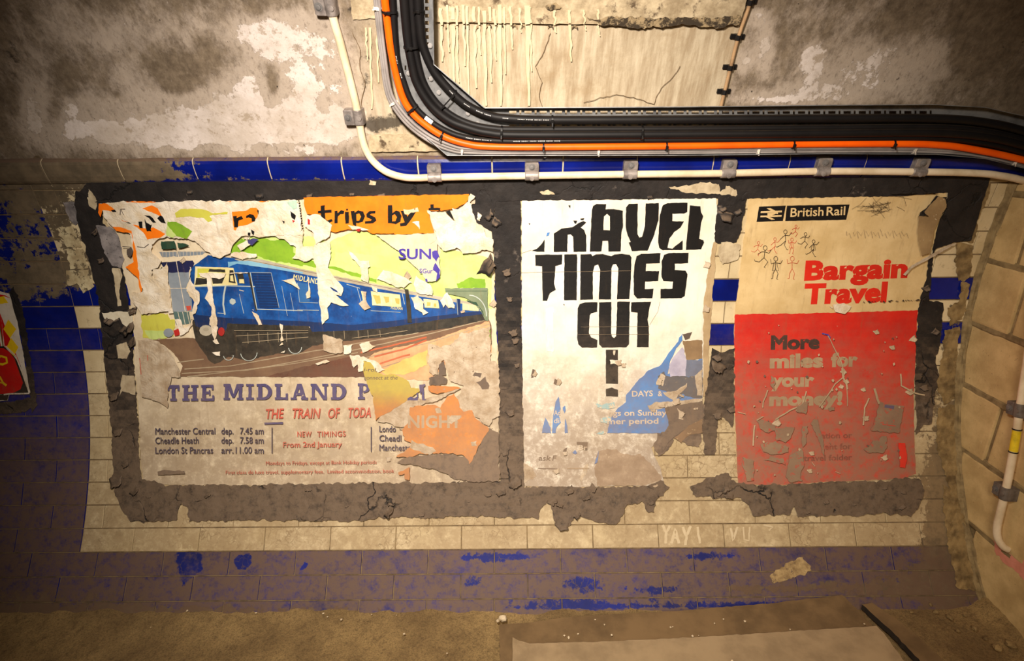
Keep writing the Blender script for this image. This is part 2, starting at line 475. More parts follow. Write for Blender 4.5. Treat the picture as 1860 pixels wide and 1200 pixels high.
# ------------------------------------------------------------------ the setting: tiled wall, capping band, vault, block wall, floor
T0 = th(997); DT = (th(630) - T0) / 9
XJ = wp([(719, 977)])[0][0]; XL = wp([(162, 760)])[0][0]; TW = 0.229
TTOP = th(326); TFLOOR = -math.asin(ZC / R)
SOIL = [(60, 320, 190, 60, .62), (60, 420, 110, 70, .46), (100, 505, 70, 38, .5), (20, 520, 60, 60, .4), (150, 470, 40, 60, .3), (1735, 980, 50, 170, .5), (1705, 860, 50, 200, .5), (345, 1022, 24, 26, -1), (335, 1055, 10, 10, -.8), (442, 1020, 18, 16, -.9), (900, 1010, 90, 12, -.6), (1000, 1098, 170, 10, -.75), (1300, 1096, 250, 7, -.7), (1060, 1060, 50, 16, -.5), (1290, 1010, 60, 12, -.55), (860, 1055, 20, 16, -.7), (550, 1025, 6, 8, -.8), (1190, 1070, 60, 12, -.5),
        (1370, 1074, 90, 9, .7), (1450, 1062, 120, 8, .5), (1490, 1090, 60, 5, -.8), (1390, 1092, 120, 6, -.7), (60, 1090, 260, 40, .5), (400, 1115, 400, 16, .35), (1690, 1060, 120, 50, .5), (1560, 1075, 120, 30, .3), (1740, 620, 30, 240, .36),
        (700, 955, 400, 14, .1), (1050, 900, 200, 30, .1), (1500, 960, 200, 30, .15), (650, 1050, 260, 50, .1), (930, 1110, 900, 9, .3)]
wall = MB(); wall.attr['soil'] = []


def tile(mb, x0, x1, t0, t1, mat, d=0.0, g=.0011):
    if x1 - x0 < .006: return
    x0 += g; x1 -= g; ga = g / R; t0 += ga; t1 -= ga; nx = max(2, int((x1 - x0) / .028) + 1); ny = 4; V = []; b = .0012
    xs = np.r_[x0, np.linspace(x0 + b, x1 - b, nx), x1]; ts = np.r_[t0, np.linspace(t0 + b / R, t1 - b / R, ny), t1]
    j = d + random.uniform(-.0006, .0006); kx = random.uniform(-.003, .003)
    for r_, t in enumerate(ts):
        for c_, x in enumerate(xs):
            e = r_ in (0, len(ts) - 1) or c_ in (0, len(xs) - 1); V.append(cyl(x, t, (-.004 if e else j + kx * (x - x0))))
    w_ = len(xs); F_ = [(r_ * w_ + c_, r_ * w_ + c_ + 1, (r_ + 1) * w_ + c_ + 1, (r_ + 1) * w_ + c_) for r_ in range(len(ts) - 1) for c_ in range(w_ - 1)]
    mb.add(V, F_, mat); mb.attr['soil'] += list(blobs(proj(V), SOIL))


XMIN = -2.35
V = [cyl(x, t, -.003) for t in np.linspace(TFLOOR - .05, TTOP + .06, 40) for x in np.linspace(XMIN, XR + .03, 40)]
wall.add(V, [(r_ * 40 + c_, r_ * 40 + c_ + 1, (r_ + 1) * 40 + c_ + 1, (r_ + 1) * 40 + c_) for r_ in range(39) for c_ in range(39)], M['grout']); wall.attr['soil'] += [0] * 1600
for k in range(-6, 22):
    t0, t1 = T0 + DT * k, min(T0 + DT * (k + 1), TTOP)
    if t1 <= t0 or t1 < TFLOOR - .03: continue
    blue_all = k < 0; ph = XJ + (TW / 2 if k % 2 else 0)
    js = [ph + TW * i for i in range(-12, 14)]
    if blue_all:
        xs = [XMIN] + [x for x in js if XMIN < x < XR] + [XR]
        for a, b in zip(xs, xs[1:]): tile(wall, a, b, max(t0, TFLOOR - .03), t1, M['blue_tile'])
    else:
        xs = [XL] + [x for x in js if XL + .03 < x < XR] + [XR]
        for a, b in zip(xs, xs[1:]): tile(wall, a, b, t0, t1, M['blue_tile'] if k in (9, 11) else M['cream_tile'])
        xs = [XL - (TW / 2 if k % 2 else 0) - TW * i for i in range(5)]; xs = [x for x in xs if x > XMIN] + [XMIN]
        if k % 2: xs = [XL] + xs
        for a, b in zip(xs, xs[1:]): tile(wall, b, a, t0, t1, M['blue_tile'])
struct(wall.build('wall_back'))

# rounded blue capping band
band = MB(); band.attr['soil'] = []
BS = SOIL[:1] + [(130, 300, 120, 40, .5), (270, 300, 90, 18, .4), (330, 322, 200, 5, .42), (700, 325, 500, 4, .4), (420, 290, 200, 12, .14), (900, 284, 1200, 3, .5)]
prof = [(281, -.004), (283, .006), (286, .013), (291, .016), (300, .0165), (312, .015), (321, .011), (326, .006), (328, -.004)]
bx = [wp([(x, 300)])[0][0] for x in (220, 355, 490, 623, 760, 894, 1022, 1155)]
bx = [bx[0] - TW * 1.02 * i for i in range(7, 0, -1)] + bx + [bx[-1] + TW * 1.02 * i for i in range(1, 5)]
bx = [x for x in bx if XMIN - .1 < x < XR + .1]; bx[-1] = XR + .02
pt = [(th(y), d) for y, d in prof]
V = [cyl(x, t, d - .004) for t, d in pt for x in np.linspace(bx[0], bx[-1], 30)]
band.add(V, [(r_ * 30 + c_ + 1, r_ * 30 + c_, (r_ + 1) * 30 + c_, (r_ + 1) * 30 + c_ + 1) for r_ in range(len(pt) - 1) for c_ in range(29)], M['lime']); band.attr['soil'] += [0] * len(V)
for a, b in zip(bx, bx[1:]):
    xs = np.r_[a + .0012, np.linspace(a + .003, b - .003, 14), b - .0012]; m = len(xs)
    V = [cyl(x, t, d - (.005 if c_ in (0, m - 1) else 0)) for t, d in pt for c_, x in enumerate(xs)]
    band.add(V, [(r_ * m + c_ + 1, r_ * m + c_, (r_ + 1) * m + c_, (r_ + 1) * m + c_ + 1) for r_ in range(len(pt) - 1) for c_ in range(m - 1)], M['blue_tile']); band.attr['soil'] += list(blobs(proj(V), BS))
struct(band.build('trim_1'))

# concrete vault
ceil = MB()
xs = np.arange(XMIN, 2.7, .02); ts = np.r_[np.arange(th(283), 1.05, .0125), np.arange(1.06, 1.75, .05)]
V = [];
for t in ts:
    for x in xs:
        q = Vector((x * 2, t * 3, 0)); V.append(cyl(x, t, .004 * noise.fractal(q * 2, .9, 2, 5)))
w_ = len(xs); ceil.add(V, [(r_ * w_ + c_, r_ * w_ + c_ + 1, (r_ + 1) * w_ + c_ + 1, (r_ + 1) * w_ + c_) for r_ in range(len(ts) - 1) for c_ in range(w_ - 1)], M['concrete'])
px = proj(V); X_, Y_ = px[:, 0], px[:, 1]
paint = blobs(px, [(480, 220, 240, 50, .78), (350, 245, 200, 26, .6), (560, 140, 75, 95, .5), (490, 62, 62, 30, .75), (420, 150, 60, 40, .25), (600, 60, 60, 60, .2), (250, 130, 260, 120, .1), (455, 160, 22, 40, .3), (60, 200, 22, 55, .6), (160, 235, 60, 20, .5), (132, 198, 14, 12, .6),
                   (270, 60, 120, 30, .2), (600, 240, 50, 30, .3), (330, 130, 44, 26, -.3), (494, 165, 14, 34, -.62), (585, 190, 16, 18, -.5), (588, 225, 16, 14, -.6), (340, 160, 50, 18, -.25), (540, 262, 120, 5, -.3), (220, 170, 60, 40, .1), (60, 60, 150, 60, .12),
                   (1390, 90, 16, 45, .62), (1352, 110, 14, 18, .6), (1375, 30, 20, 14, .5), (1470, 110, 22, 30, .5), (1400, 178, 70, 12, .5), (1600, 120, 130, 60, .46), (1500, 170, 90, 25, .42), (1410, 120, 40, 30, -.1), (1780, 70, 40, 60, -.5), (1500, 20, 80, 30, .1)])
panel = ((X_ > 640) & (X_ < 1358 - 0.24 * Y_) & (Y_ < 278)).astype(float)
panel = np.where(X_ < 700, np.clip(1 - np.abs(X_ - 690) / 60, 0, 1) * panel * .8, panel)
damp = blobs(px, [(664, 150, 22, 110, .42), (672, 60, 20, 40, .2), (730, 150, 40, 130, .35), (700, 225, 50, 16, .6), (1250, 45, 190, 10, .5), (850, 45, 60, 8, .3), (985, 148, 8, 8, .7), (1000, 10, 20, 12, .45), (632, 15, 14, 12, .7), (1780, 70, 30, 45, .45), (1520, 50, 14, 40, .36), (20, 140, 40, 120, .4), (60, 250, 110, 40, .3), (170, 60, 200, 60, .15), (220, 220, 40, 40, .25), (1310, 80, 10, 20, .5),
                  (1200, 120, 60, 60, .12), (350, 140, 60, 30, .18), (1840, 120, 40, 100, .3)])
ceil.attr = {'paint': list(paint), 'panel': list(panel), 'damp': list(damp)}


def cpad():
    k = len(ceil.v)
    for a in ceil.attr.values(): a += [0.0] * (k - len(a))


# shallow concrete ledge above the panel, pale block left of the cable tray, joint lines
ceil.sheet([ragged([(790, -60), (1372, -60), (1346, 40), (1250, 43), (1000, 44), (880, 41), (790, 40)], 1.2, 8, 1.0)], M['ledge'], .012, skirt=-.004, bumpy=.003)
ceil.sheet([ragged([(671, 246), (700, 243), (770, 244), (806, 274), (670, 276)], 1.2, 6, 2.0)], M['ledge'], .012, skirt=-.004, bumpy=.002)
ceil.sheet([ragged([(628, -60), (688, -60), (690, 33), (640, 36)], 1.5, 6, 3.0)], M['ledge'], .008, skirt=-.004, bumpy=.003)
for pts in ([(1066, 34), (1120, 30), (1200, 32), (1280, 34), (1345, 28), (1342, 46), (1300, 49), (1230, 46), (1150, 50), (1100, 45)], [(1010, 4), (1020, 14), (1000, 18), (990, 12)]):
    ceil.sheet([ragged(pts, 3.5, 4, pts[0][0])], M['mould_and_arcs'], .0158, grid=9)
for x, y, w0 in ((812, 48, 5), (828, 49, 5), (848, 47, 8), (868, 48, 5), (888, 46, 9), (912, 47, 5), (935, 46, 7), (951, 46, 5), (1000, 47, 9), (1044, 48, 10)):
    ceil.sheet([ragged([(x - w0 * .6, y + 6), (x - w0 * .5, y), (x, y - 3), (x + w0 * .5, y), (x + w0 * .6, y + 7), (x + w0 * .2, y + 2), (x - w0 * .2, y + 2)], .6, 2, x)], M['mould_and_arcs'], .0068, grid=9)  # small dark arcs right below the ledge edge, between the drips
rnd = random.Random(5)
for x, y1, w0 in [(800, 112, 3), (812, 95, 2.2), (822, 190, 3.4), (829, 150, 2.2), (841, 120, 2.6), (848, 188, 2.4), (861, 160, 3.0), (869, 100, 2), (879, 192, 3.6), (889, 150, 2.4), (897, 110, 2.2), (907, 192, 3.4), (915, 135, 2), (927, 90, 2.6), (943, 60, 2), (957, 192, 4.2), (962, 130, 2.4), (1006, 60, 2.4), (1034, 112, 2.8), (1060, 56, 2), (1085, 66, 2), (672, 198, 2.4), (684, 150, 2), (664, 110, 2)]:
    y0 = rnd.uniform(6, 20) if x > 700 else 50; k = 16; xx = x
    pts = []
    for i in range(k + 1):
        xx += .22; pts.append((xx + 3.2 * noise.noise(Vector((x, i * .33, 0))) + .8 * noise.noise(Vector((x, i * .9, 5))), y0 + (y1 - y0) * i / k))
    ws = [w0 * 1.45 * (1.3 - .6 * i / k) * rnd.uniform(.8, 1.25) for i in range(k)] + [w0 * .9]
    d_ = .0145 if y0 < 40 and x > 790 else .0022
    ceil.sheet([line_poly([p for p in pts if p[1] < 46] or pts[:2], (ws[:max(2, len([p for p in pts if p[1] < 46]))]))], M['lime'], .0155, grid=9) if x > 700 and len([p for p in pts if p[1] < 46]) >= 2 else None
    low = [(p, w) for p, w in zip(pts, ws) if p[1] >= 40 or x < 700]
    if len(low) >= 2: ceil.sheet([line_poly([p for p, w in low], [w for p, w in low])], M['lime'], .0075, grid=9, skirt=0)
for pts in ([(1236, 120), (1222, 140), (1200, 160), (1188, 190)], [(1188, 190), (1150, 178), (1120, 172), (1060, 186)], [(985, 196), (978, 170), (984, 150), (972, 120), (990, 90), (1000, 60)], [(640, 60), (655, 90), (652, 120), (662, 150), (656, 200)]):
    ceil.sheet([line_poly(ragged(pts, 2, 6, pts[0][0], False), 1.0)], M['crack'], .0065, grid=9)
cpad(); struct(ceil.build('ceiling'))

# block wall closing the passage on the right
rw = MB()
zj = [wp([p])[0][2] for p in ((1787, 472), (1760, 583), (1740, 695), (1745, 810), (1760, 943))]
CH = (zj[0] - zj[4]) / 4; zt = wp([(1805, 322)])[0][2]
zs = [zj[4] - 2 * CH, zj[4] - CH] + zj[::-1] + [zj[0] + CH, zj[0] + 2 * CH]
j1 = rp([(1850, 555)])[0][1]; j2 = rp([(1804, 790)])[0][1]
phase = [j2 - .05, j1, j2 + .22, j2, j1 - .1, j1, j2 + .1, j1]


def ycurve(z): return YC + math.sqrt(max(R * R - (z - ZC) ** 2, 0))


for i, (z0, z1) in enumerate(zip(zs, zs[1:])):
    if z0 > zt - .02: continue
    z1 = min(z1, zt); yb = ycurve((z0 + z1) / 2) + .03
    if z1 < .0: continue
    ys = sorted([phase[i] + .45 * q for q in range(-8, 4)], reverse=True); ys = [yb] + [y for y in ys if -.7 < y < yb - .04] + [-.7]
    for a, b in zip(ys, ys[1:]):
        g = .006; q = random.uniform(-.002, .002)
        box(rw, (XR + .05 + q, (a + b) / 2, (z0 + z1) / 2), (Vector((1, 0, 0)), Vector((0, 1, 0)), Vector((0, 0, 1))), (.05, (a - b) / 2 - g, (z1 - z0) / 2 - g), M['block'], .006)
rw.add([(XR + .006, 2.0, -.02), (XR + .006, -.7, -.02), (XR + .006, -.7, zt), (XR + .006, 2.0, zt)], [(0, 1, 2, 3)], M['mortar'])
rw.add([(XR + .006, 2.0, zt), (XR + .006, -.7, zt), (XR + .12, -.7, zt), (XR + .12, 2.0, zt)], [(0, 1, 2, 3)], M['mortar'])
# smeared mortar along the joints
for i, z0 in enumerate(zs[1:-1]):
    if not 0 < z0 < zt - .03: continue
    ya = ycurve(z0) + .01; P_ = [(XR - .001, ya - q * .03, z0 + .004 * noise.noise(Vector((q * .4, i, 0)))) for q in range(60)]
    V = []
    for q, p in enumerate(P_):
        hw = .011 + .004 * noise.noise(Vector((q * .7, i * 3, 1))); o = .0025 * noise.noise(Vector((q * .9, i, 5)))
        V += [(p[0] + .004, p[1], p[2] - hw - .003), (p[0] - o, p[1], p[2] - hw * .6), (p[0] - o, p[1], p[2] + hw * .6), (p[0] + .004, p[1], p[2] + hw + .003)]
    rw.add(V, [(q * 4 + r_, q * 4 + r_ + 1, q * 4 + r_ + 5, q * 4 + r_ + 4) for q in range(59) for r_ in range(3)], M['mortar'])
struct(rw.build('wall_right'))

# lumpy mortar fillet in the corner between tiles and blocks
fil = MB(); ys_ = np.arange(318, 1112, 6.0); cx = np.interp(ys_, [318, 400, 520, 620, 720, 800, 900, 990, 1070, 1112], [1812, 1790, 1766, 1748, 1739, 1741, 1752, 1766, 1786, 1800])
V = []; K = 9
for i, (y, x) in enumerate(zip(ys_, cx)):
    t = th(y, x)
    for k in range(K):
        a = k / (K - 1) * math.pi / 2; ns = noise.fractal(Vector((i * .12, k * .4, 3)), .9, 2, 3); rr = .017 + .006 * ns
        xx = XR + .004 - rr * 1.0 * math.cos(a) * (1.25 if k < 3 else .9); dd = -.003 + rr * 1.1 * math.sin(a)
        V.append(cyl(min(xx, XR + .003), t, dd))
fil.add(V, [(i * K + k, i * K + k + 1, (i + 1) * K + k + 1, (i + 1) * K + k) for i in range(len(ys_) - 1) for k in range(K - 1)], M['mortar'])
for pts, sd in (([(1752, 330), (1800, 322), (1797, 350), (1785, 380), (1775, 400), (1768, 440), (1752, 440), (1742, 440), (1765, 395)], 1), ([(1738, 440), (1768, 446), (1762, 500), (1752, 512), (1740, 510), (1734, 470)], 2), ([(1745, 514), (1760, 516), (1755, 560), (1748, 580), (1726, 592), (1722, 560), (1742, 546)], 3),
                ([(1716, 600), (1744, 592), (1738, 640), (1735, 720), (1715, 735), (1700, 700), (1712, 640)], 4), ([(1706, 740), (1736, 735), (1742, 830), (1750, 900), (1728, 900), (1712, 850), (1700, 800)], 5), ([(1712, 880), (1750, 905), (1764, 1000), (1780, 1070), (1740, 1070), (1722, 1000), (1716, 940)], 6)):
    fil.sheet([ragged(pts, 3, 4, sd)], M['rubble'], .004, skirt=-.002, grid=6, bumpy=.004, bs=.12)
struct(fil.build('trim_2'))

# floor with a crumbling fillet of dirt against the wall
fl = MB(); xs = np.arange(XMIN, XR + .06, .014); ys = np.arange(-.6, 1.47, .012); V = []
for y in ys:
    for x in xs:
        e = max(0, 1 - (1.43 - y) / .16); fx = .35 + .65 * (1 - min(1, max(0, (x + .2) / 1.6)))
        z = .006 * noise.fractal(Vector((x * 3, y * 3, 0)), .8, 2, 6) + .010 * e * e * fx * (1 + .8 * noise.fractal(Vector((x * 9, y * 9, 2)), .8, 2, 5))
        ez = max(0, 1 - (XR - x) / .14); z += .03 * ez * ez * (1 + .8 * noise.fractal(Vector((x * 9, y * 9, 7)), .8, 2, 5)); V.append((x, y, z - .014))
w_ = len(xs); fl.add(V, [(r_ * w_ + c_, r_ * w_ + c_ + 1, (r_ + 1) * w_ + c_ + 1, (r_ + 1) * w_ + c_) for r_ in range(len(ys) - 1) for c_ in range(w_ - 1)], M['floor'])
struct(fl.build('floor', smooth=True))

# ------------------------------------------------------------------ black mastic border around the three posters
def mastic(name, loops, label, seed, amp=3.0, off=.006, bumpy=.0016, grid=6, holes=()):
    mb = MB(); mb.sheet([ragged(loops, amp, 4, seed)] + [ragged(h, 1.5, 4, seed + 1) for h in holes], M['mastic'], off, skirt=-.001, grid=grid, bumpy=bumpy, bs=.035)
    o = mb.build(name); return tag(o, label, 'mastic')


flakes = random.Random(11)


def flake(parent, x, y, size, ang, lift, mat, up=None, name='curled_flake'):
    """a torn lip of the layer peeling off the wall: hinged along one side, curling towards the room"""
    mb = MB(); c = w1(x, y, .006); ex = (w1(x + 4, y, .006) - c).normalized(); ez = (w1(x, y - 4, .006) - c).normalized(); nn = -ez.cross(ex).normalized()
    if nn.y > 0: nn = -nn
    s = size / 530.0; u = ex * math.cos(ang) + ez * math.sin(ang); v = ez * math.cos(ang) - ex * math.sin(ang); V = []; A_, B_ = 6, 5; th_ = .0022
    ph = flakes.uniform(0, 9)
    for layer in (0, 1):
        for j in range(B_):
            for i in range(A_):
                fi = i / (A_ - 1) - .5; fj = j / (B_ - 1); wd = (1 - .45 * fj) * (1 + .35 * noise.noise(Vector((fj * 3, ph, 0))))
                a = fj * lift; rad = 1 / max(lift, .2)
                p = c + u * (fi * s * 1.5 * wd + .2 * s * noise.noise(Vector((fj * 2, ph, 4)))) - v * (s * rad * math.sin(a)) + nn * (s * rad * (1 - math.cos(a)) + .0006)
                p = p + v * (.18 * s * noise.noise(Vector((fi * 5, ph, fj)))); q = (nn * math.cos(a) + v * math.sin(a))
                V.append(p - q * th_ * layer)
    n_ = A_ * B_; F_ = []
    for j in range(B_ - 1):
        for i in range(A_ - 1):
            a = j * A_ + i; F_ += [(a, a + 1, a + A_ + 1, a + A_), (a + n_, a + A_ + n_, a + A_ + 1 + n_, a + 1 + n_)]
    rim = [i for i in range(A_)] + [j * A_ + A_ - 1 for j in range(1, B_)] + [(B_ - 1) * A_ + i for i in range(A_ - 2, -1, -1)] + [j * A_ for j in range(B_ - 2, 0, -1)]
    for a, b in zip(rim, rim[1:] + rim[:1]): F_.append((b, a, a + n_, b + n_))
    mb.add(V, F_, mat); return mb.build(name, parent, smooth=True)


m_top = mastic('mastic_strip', [(160, 329), (215, 325), (420, 325), (600, 325), (760, 325), (945, 324), (1200, 323), (1500, 322), (1640, 321), (1800, 319), (1790, 350), (1778, 392), (1764, 436), (1735, 440), (1700, 452), (1692, 470), (1696, 440), (1706, 402), (1719, 375),
                            (1722, 349), (1640, 356), (1500, 358), (1356, 360), (1352, 390), (1310, 380), (1304, 360), (1100, 362), (948, 364), (900, 366), (893, 420), (868, 408), (850, 380), (848, 358), (700, 356), (560, 362), (380, 367), (270, 369), (190, 372), (165, 365), (145, 350)],
               'long black mastic strip over the tops of all three posters under the cream conduit', 3.0, amp=1.4, off=.008)
m_left = mastic('mastic_strip', [(160, 352), (182, 368), (188, 400), (214, 450), (232, 540), (240, 590), (244, 680), (250, 760), (254, 850), (258, 872), (262, 900), (262, 948), (238, 946), (222, 925), (208, 896), (204, 868), (204, 820), (200, 760), (196, 720), (194, 690), (188, 640), (183, 590), (178, 540), (166, 490), (152, 440), (140, 400), (134, 372), (138, 345)],
                'cracked black mastic strip down the left edge of the blue train poster', 5.0, amp=2.6)
m_mid = mastic('mastic_strip', [(900, 362), (946, 362), (947, 600), (950, 760), (952, 880), (948, 900), (912, 900), (907, 860), (905, 760), (905, 640), (901, 560), (898, 480), (893, 420)],
               'upright black mastic strip between the train poster and the TRAVEL TIMES CUT poster', 7.0, amp=1.4)
m_gap = mastic('mastic_patch', [(1306, 358), (1352, 372), (1350, 395), (1346, 420), (1338, 440), (1318, 443), (1298, 440), (1300, 400)],
               'hanging dark mastic patch at the top between the two right posters', 9.0, amp=2.0)
m_gap2 = mastic('mastic_patch', [(1293, 632), (1312, 640), (1334, 632), (1334, 760), (1330, 776), (1318, 762), (1304, 752), (1302, 800), (1298, 826), (1280, 826), (1276, 780), (1278, 735), (1285, 700)],
                'tall dark mastic patch below the blue stripes between the two right posters', 11.0, amp=2.2)
m_right = mastic('mastic_strip', [(1696, 452), (1690, 520), (1688, 545), (1712, 550), (1712, 590), (1706, 630), (1700, 650), (1704, 680), (1698, 730), (1692, 770), (1676, 770), (1664, 790), (1662, 700), (1664, 620), (1668, 560), (1682, 505), (1688, 470)],
                 'narrow dark mastic strip down the right edge of the red and cream poster', 13.0, amp=2.2)
m_bot = mastic('mastic_strip', [(254, 868), (300, 881), (480, 880), (620, 877), (760, 877), (905, 872), (952, 884), (1050, 885), (1160, 882), (1204, 874), (1216, 884), (1205, 900), (1192, 908), (1188, 930), (1178, 930), (1166, 912), (1140, 916), (1132, 936), (1126, 950), (1100, 952), (1060, 940), (1044, 936), (1034, 955), (1012, 952), (1004, 936), (1000, 912), (994, 906), (984, 925), (978, 941),
                             (900, 938), (830, 936), (780, 942), (720, 938), (660, 944), (620, 946), (480, 944), (400, 946), (345, 946), (338, 920), (330, 912), (322, 924), (320, 946), (240, 947), (236, 910)],
               'broad dark mastic band under the train poster and TRAVEL TIMES CUT poster', 15.0, amp=3.0, off=.0095, bumpy=.0022)
m_bot2 = mastic('mastic_strip', [(1253, 884), (1290, 866), (1322, 860), (1338, 878), (1400, 881), (1500, 876), (1600, 872), (1660, 868), (1672, 872), (1678, 890), (1674, 915), (1655, 936), (1600, 932), (1560, 936), (1500, 936), (1450, 938), (1442, 918), (1434, 934), (1370, 936), (1352, 912), (1340, 904), (1290, 904), (1256, 898)],
                'dark crusty mastic band along the foot of the red and cream poster', 17.0, amp=3.2, off=.0095, bumpy=.0022)
for mb_, L in ((m_top, [(692, 346, 13, .12, 1.1), (640, 345, 10, 0, .8), (560, 348, 10, .2, .8), (880, 385, 16, .9, 1.0), (905, 398, 14, -.6, .9), (1180, 350, 10, 0, .7), (1700, 380, 12, .7, .9), (345, 340, 12, .1, .6), (470, 345, 14, .1, .6)]),
               (m_left, [(228, 590, 22, .7, 1.2), (205, 575, 16, -.5, 1.0), (235, 620, 16, 1.0, 1.1), (205, 715, 14, .4, .9), (214, 780, 12, .2, .9), (210, 866, 20, .2, .8), (240, 888, 15, .9, 1.1), (226, 840, 10, .5, 1.0), (182, 470, 9, .3, .9), (170, 420, 9, .8, .9), (240, 560, 12, .3, 1.2)]),
               (m_mid, [(878, 478, 26, 1.0, 1.3), (930, 600, 12, .4, 1.1), (935, 615, 10, .2, 1.1), (918, 490, 12, .4, 1.1), (926, 745, 12, .3, 1.0), (930, 870, 20, .7, 1.2), (925, 540, 8, .1, .9), (938, 660, 8, .2, .9), (915, 820, 8, .3, .9)]),
               (m_gap, [(1322, 385, 18, -.2, 1.0), (1310, 372, 12, .4, .9), (1335, 378, 12, .5, .9)]), (m_gap2, [(1306, 658, 22, -.3, 1.2), (1300, 645, 12, .5, 1.1), (1302, 750, 12, .2, 1.0), (1326, 740, 10, .4, .8)]),
               (m_right, [(1680, 520, 10, .4, .9), (1695, 600, 10, .8, .8), (1678, 700, 10, .3, .8)]),
               (m_bot, [(698, 922, 22, .9, 1.2), (710, 905, 14, .2, 1.0), (764, 926, 12, .2, .9), (905, 886, 16, .6, 1.1), (885, 890, 12, .2, 1.0), (1000, 905, 14, .7, 1.2), (1020, 908, 14, -.4, 1.1), (1022, 945, 18, .2, .9), (1042, 930, 14, .9, 1.1), (1060, 895, 14, .3, 1.1), (1072, 885, 12, 1.2, 1.1), (1030, 885, 14, .5, 1.2), (1180, 905, 12, .3, .8), (270, 895, 9, .1, .8), (375, 893, 12, .5, 1.2), (560, 880, 12, .0, .9), (1095, 920, 8, .2, .7), (850, 905, 7, .3, .7), (628, 914, 7, .4, .7)]),
               (m_bot2, [(1310, 880, 16, .6, 1.1), (1322, 892, 14, .1, 1.1), (1300, 890, 12, .9, 1.0), (1465, 925, 8, .4, .9), (1498, 906, 9, .2, .9), (1550, 910, 8, .2, .9), (1605, 880, 9, .3, .8), (1632, 914, 12, .7, 1.0), (1640, 888, 9, .1, .9), (1388, 918, 7, .2, .8)])):
    for x, y, s, a, l in L: flake(mb_, x, y, s, a, l, M['mastic'])
# plaster and paper scraps showing on the left strip
def scrap(pts, label, mat, off=.0085, amp=1.6, seed=0.0, thick=.004, bumpy=.001, name='plaster_patch', cat='patch'):
    mb = MB(); mb.sheet([ragged(pts, amp, 3.5, seed)], mat, off, skirt=thick, grid=6, bumpy=bumpy); return tag(mb.build(name), label, cat)


scrap([(1398, 1046), (1420, 1030), (1434, 1018), (1452, 1012), (1466, 1022), (1474, 1036), (1458, 1044), (1430, 1052), (1404, 1058)], 'pale mortar splash on the dark blue tiles low on the right', paper('mortar_splash', (178, 152, 106), (128, 104, 70), 0, .6, (92, 76, 66), .9, 40, 60, .3), .002, 4, 31, 0, .0012, name='mortar_splash', cat='mortar')
pg = paper('grey_plaster_skin', (150, 142, 140), (96, 90, 90), .4, .6, (64, 58, 58), .8, 22)
pc = paper('cream_plaster', (206, 190, 158), (170, 152, 122), .45, None, mott=20, stain=.6)
scrap(Z('I 870,645 1010,660 1070,720 1100,850 1130,950 1100,1030 1030,1020 980,960 940,860 900,740'), 'mottled grey plaster patch on the black strip left of the orange scraps', pg, seed=1)
scrap(Z('I 570,435 680,430 740,470 750,590 690,640 640,610 600,520'), 'grey plaster patch high on the tiles outside the top left border corner', pg, .004, seed=2, thick=0)
scrap(Z('I 810,310 885,430 870,500 810,470 790,400'), 'small pale plaster wedge on the top left border corner', pc, seed=3)
scrap(Z('J 400,40 480,45 500,130 470,260 490,400 460,415 430,230'), 'thin upright cream plaster sliver on the black strip above the blue tile', pc, seed=4)
scrap(Z('J 300,480 430,470 600,460 610,560 545,620 500,590 470,520 400,570 330,530'), 'torn white plaster patch on the left strip at white tile height', paper('white_plaster', (232, 224, 202), (206, 194, 166), .3), seed=5)
scrap(Z('J 445,800 540,770 580,860 545,935 460,930'), 'pale buff plaster piece on the left strip beside the torn poster edge', pc, seed=6)
scrap(Z('K 310,0 400,10 410,160 310,130 290,170 300,60'), 'buff plaster tongue on the left strip next to the word THE', pc, seed=7)
scrap(Z('I 540,660 670,655 745,835 740,850 600,850 560,740'), 'upper whitish lime smear on tiles left of the black strip', paper('lime_smear', (214, 200, 160), (160, 140, 104), 0, .56, (112, 98, 74), .8, 20, 40), .003, 2, 8, 0, .0005)
scrap(Z('I 600,860 750,860 800,1040 640,1045'), 'lower whitish lime smear on tiles left of the black strip', PAPER['lime_smear'], .003, 2, 9, 0, .0005)
scrap(Z('I 600,1055 800,1050 860,1200 760,1260 700,1180 600,1200'), 'brownish plaster smear on tiles above the white corner tile', PAPER['lime_smear'], .003, 2, 10, 0, .0005)
for pts, lb in (([(1215, 341), (1290, 330), (1338, 344), (1340, 356), (1300, 352), (1250, 350)], 'flaked cream paint on the black strip above the TRAVEL poster right corner'), ([(980, 348), (995, 346), (1008, 352), (985, 353)], 'small cream paint chip on the black strip above the white poster left corner'),
                ([(672, 326), (684, 330), (682, 336), (672, 335)], 'tiny cream chip on the black strip below the conduit bend'), ([(1310, 440), (1320, 440), (1345, 444), (1340, 470), (1312, 480), (1304, 462)], 'cream plaster crust under the hanging mastic patch')):
    scrap(pts, lb, pc, .0085, 2, pts[0][0], .004, name='paint_chip', cat='paint chip')

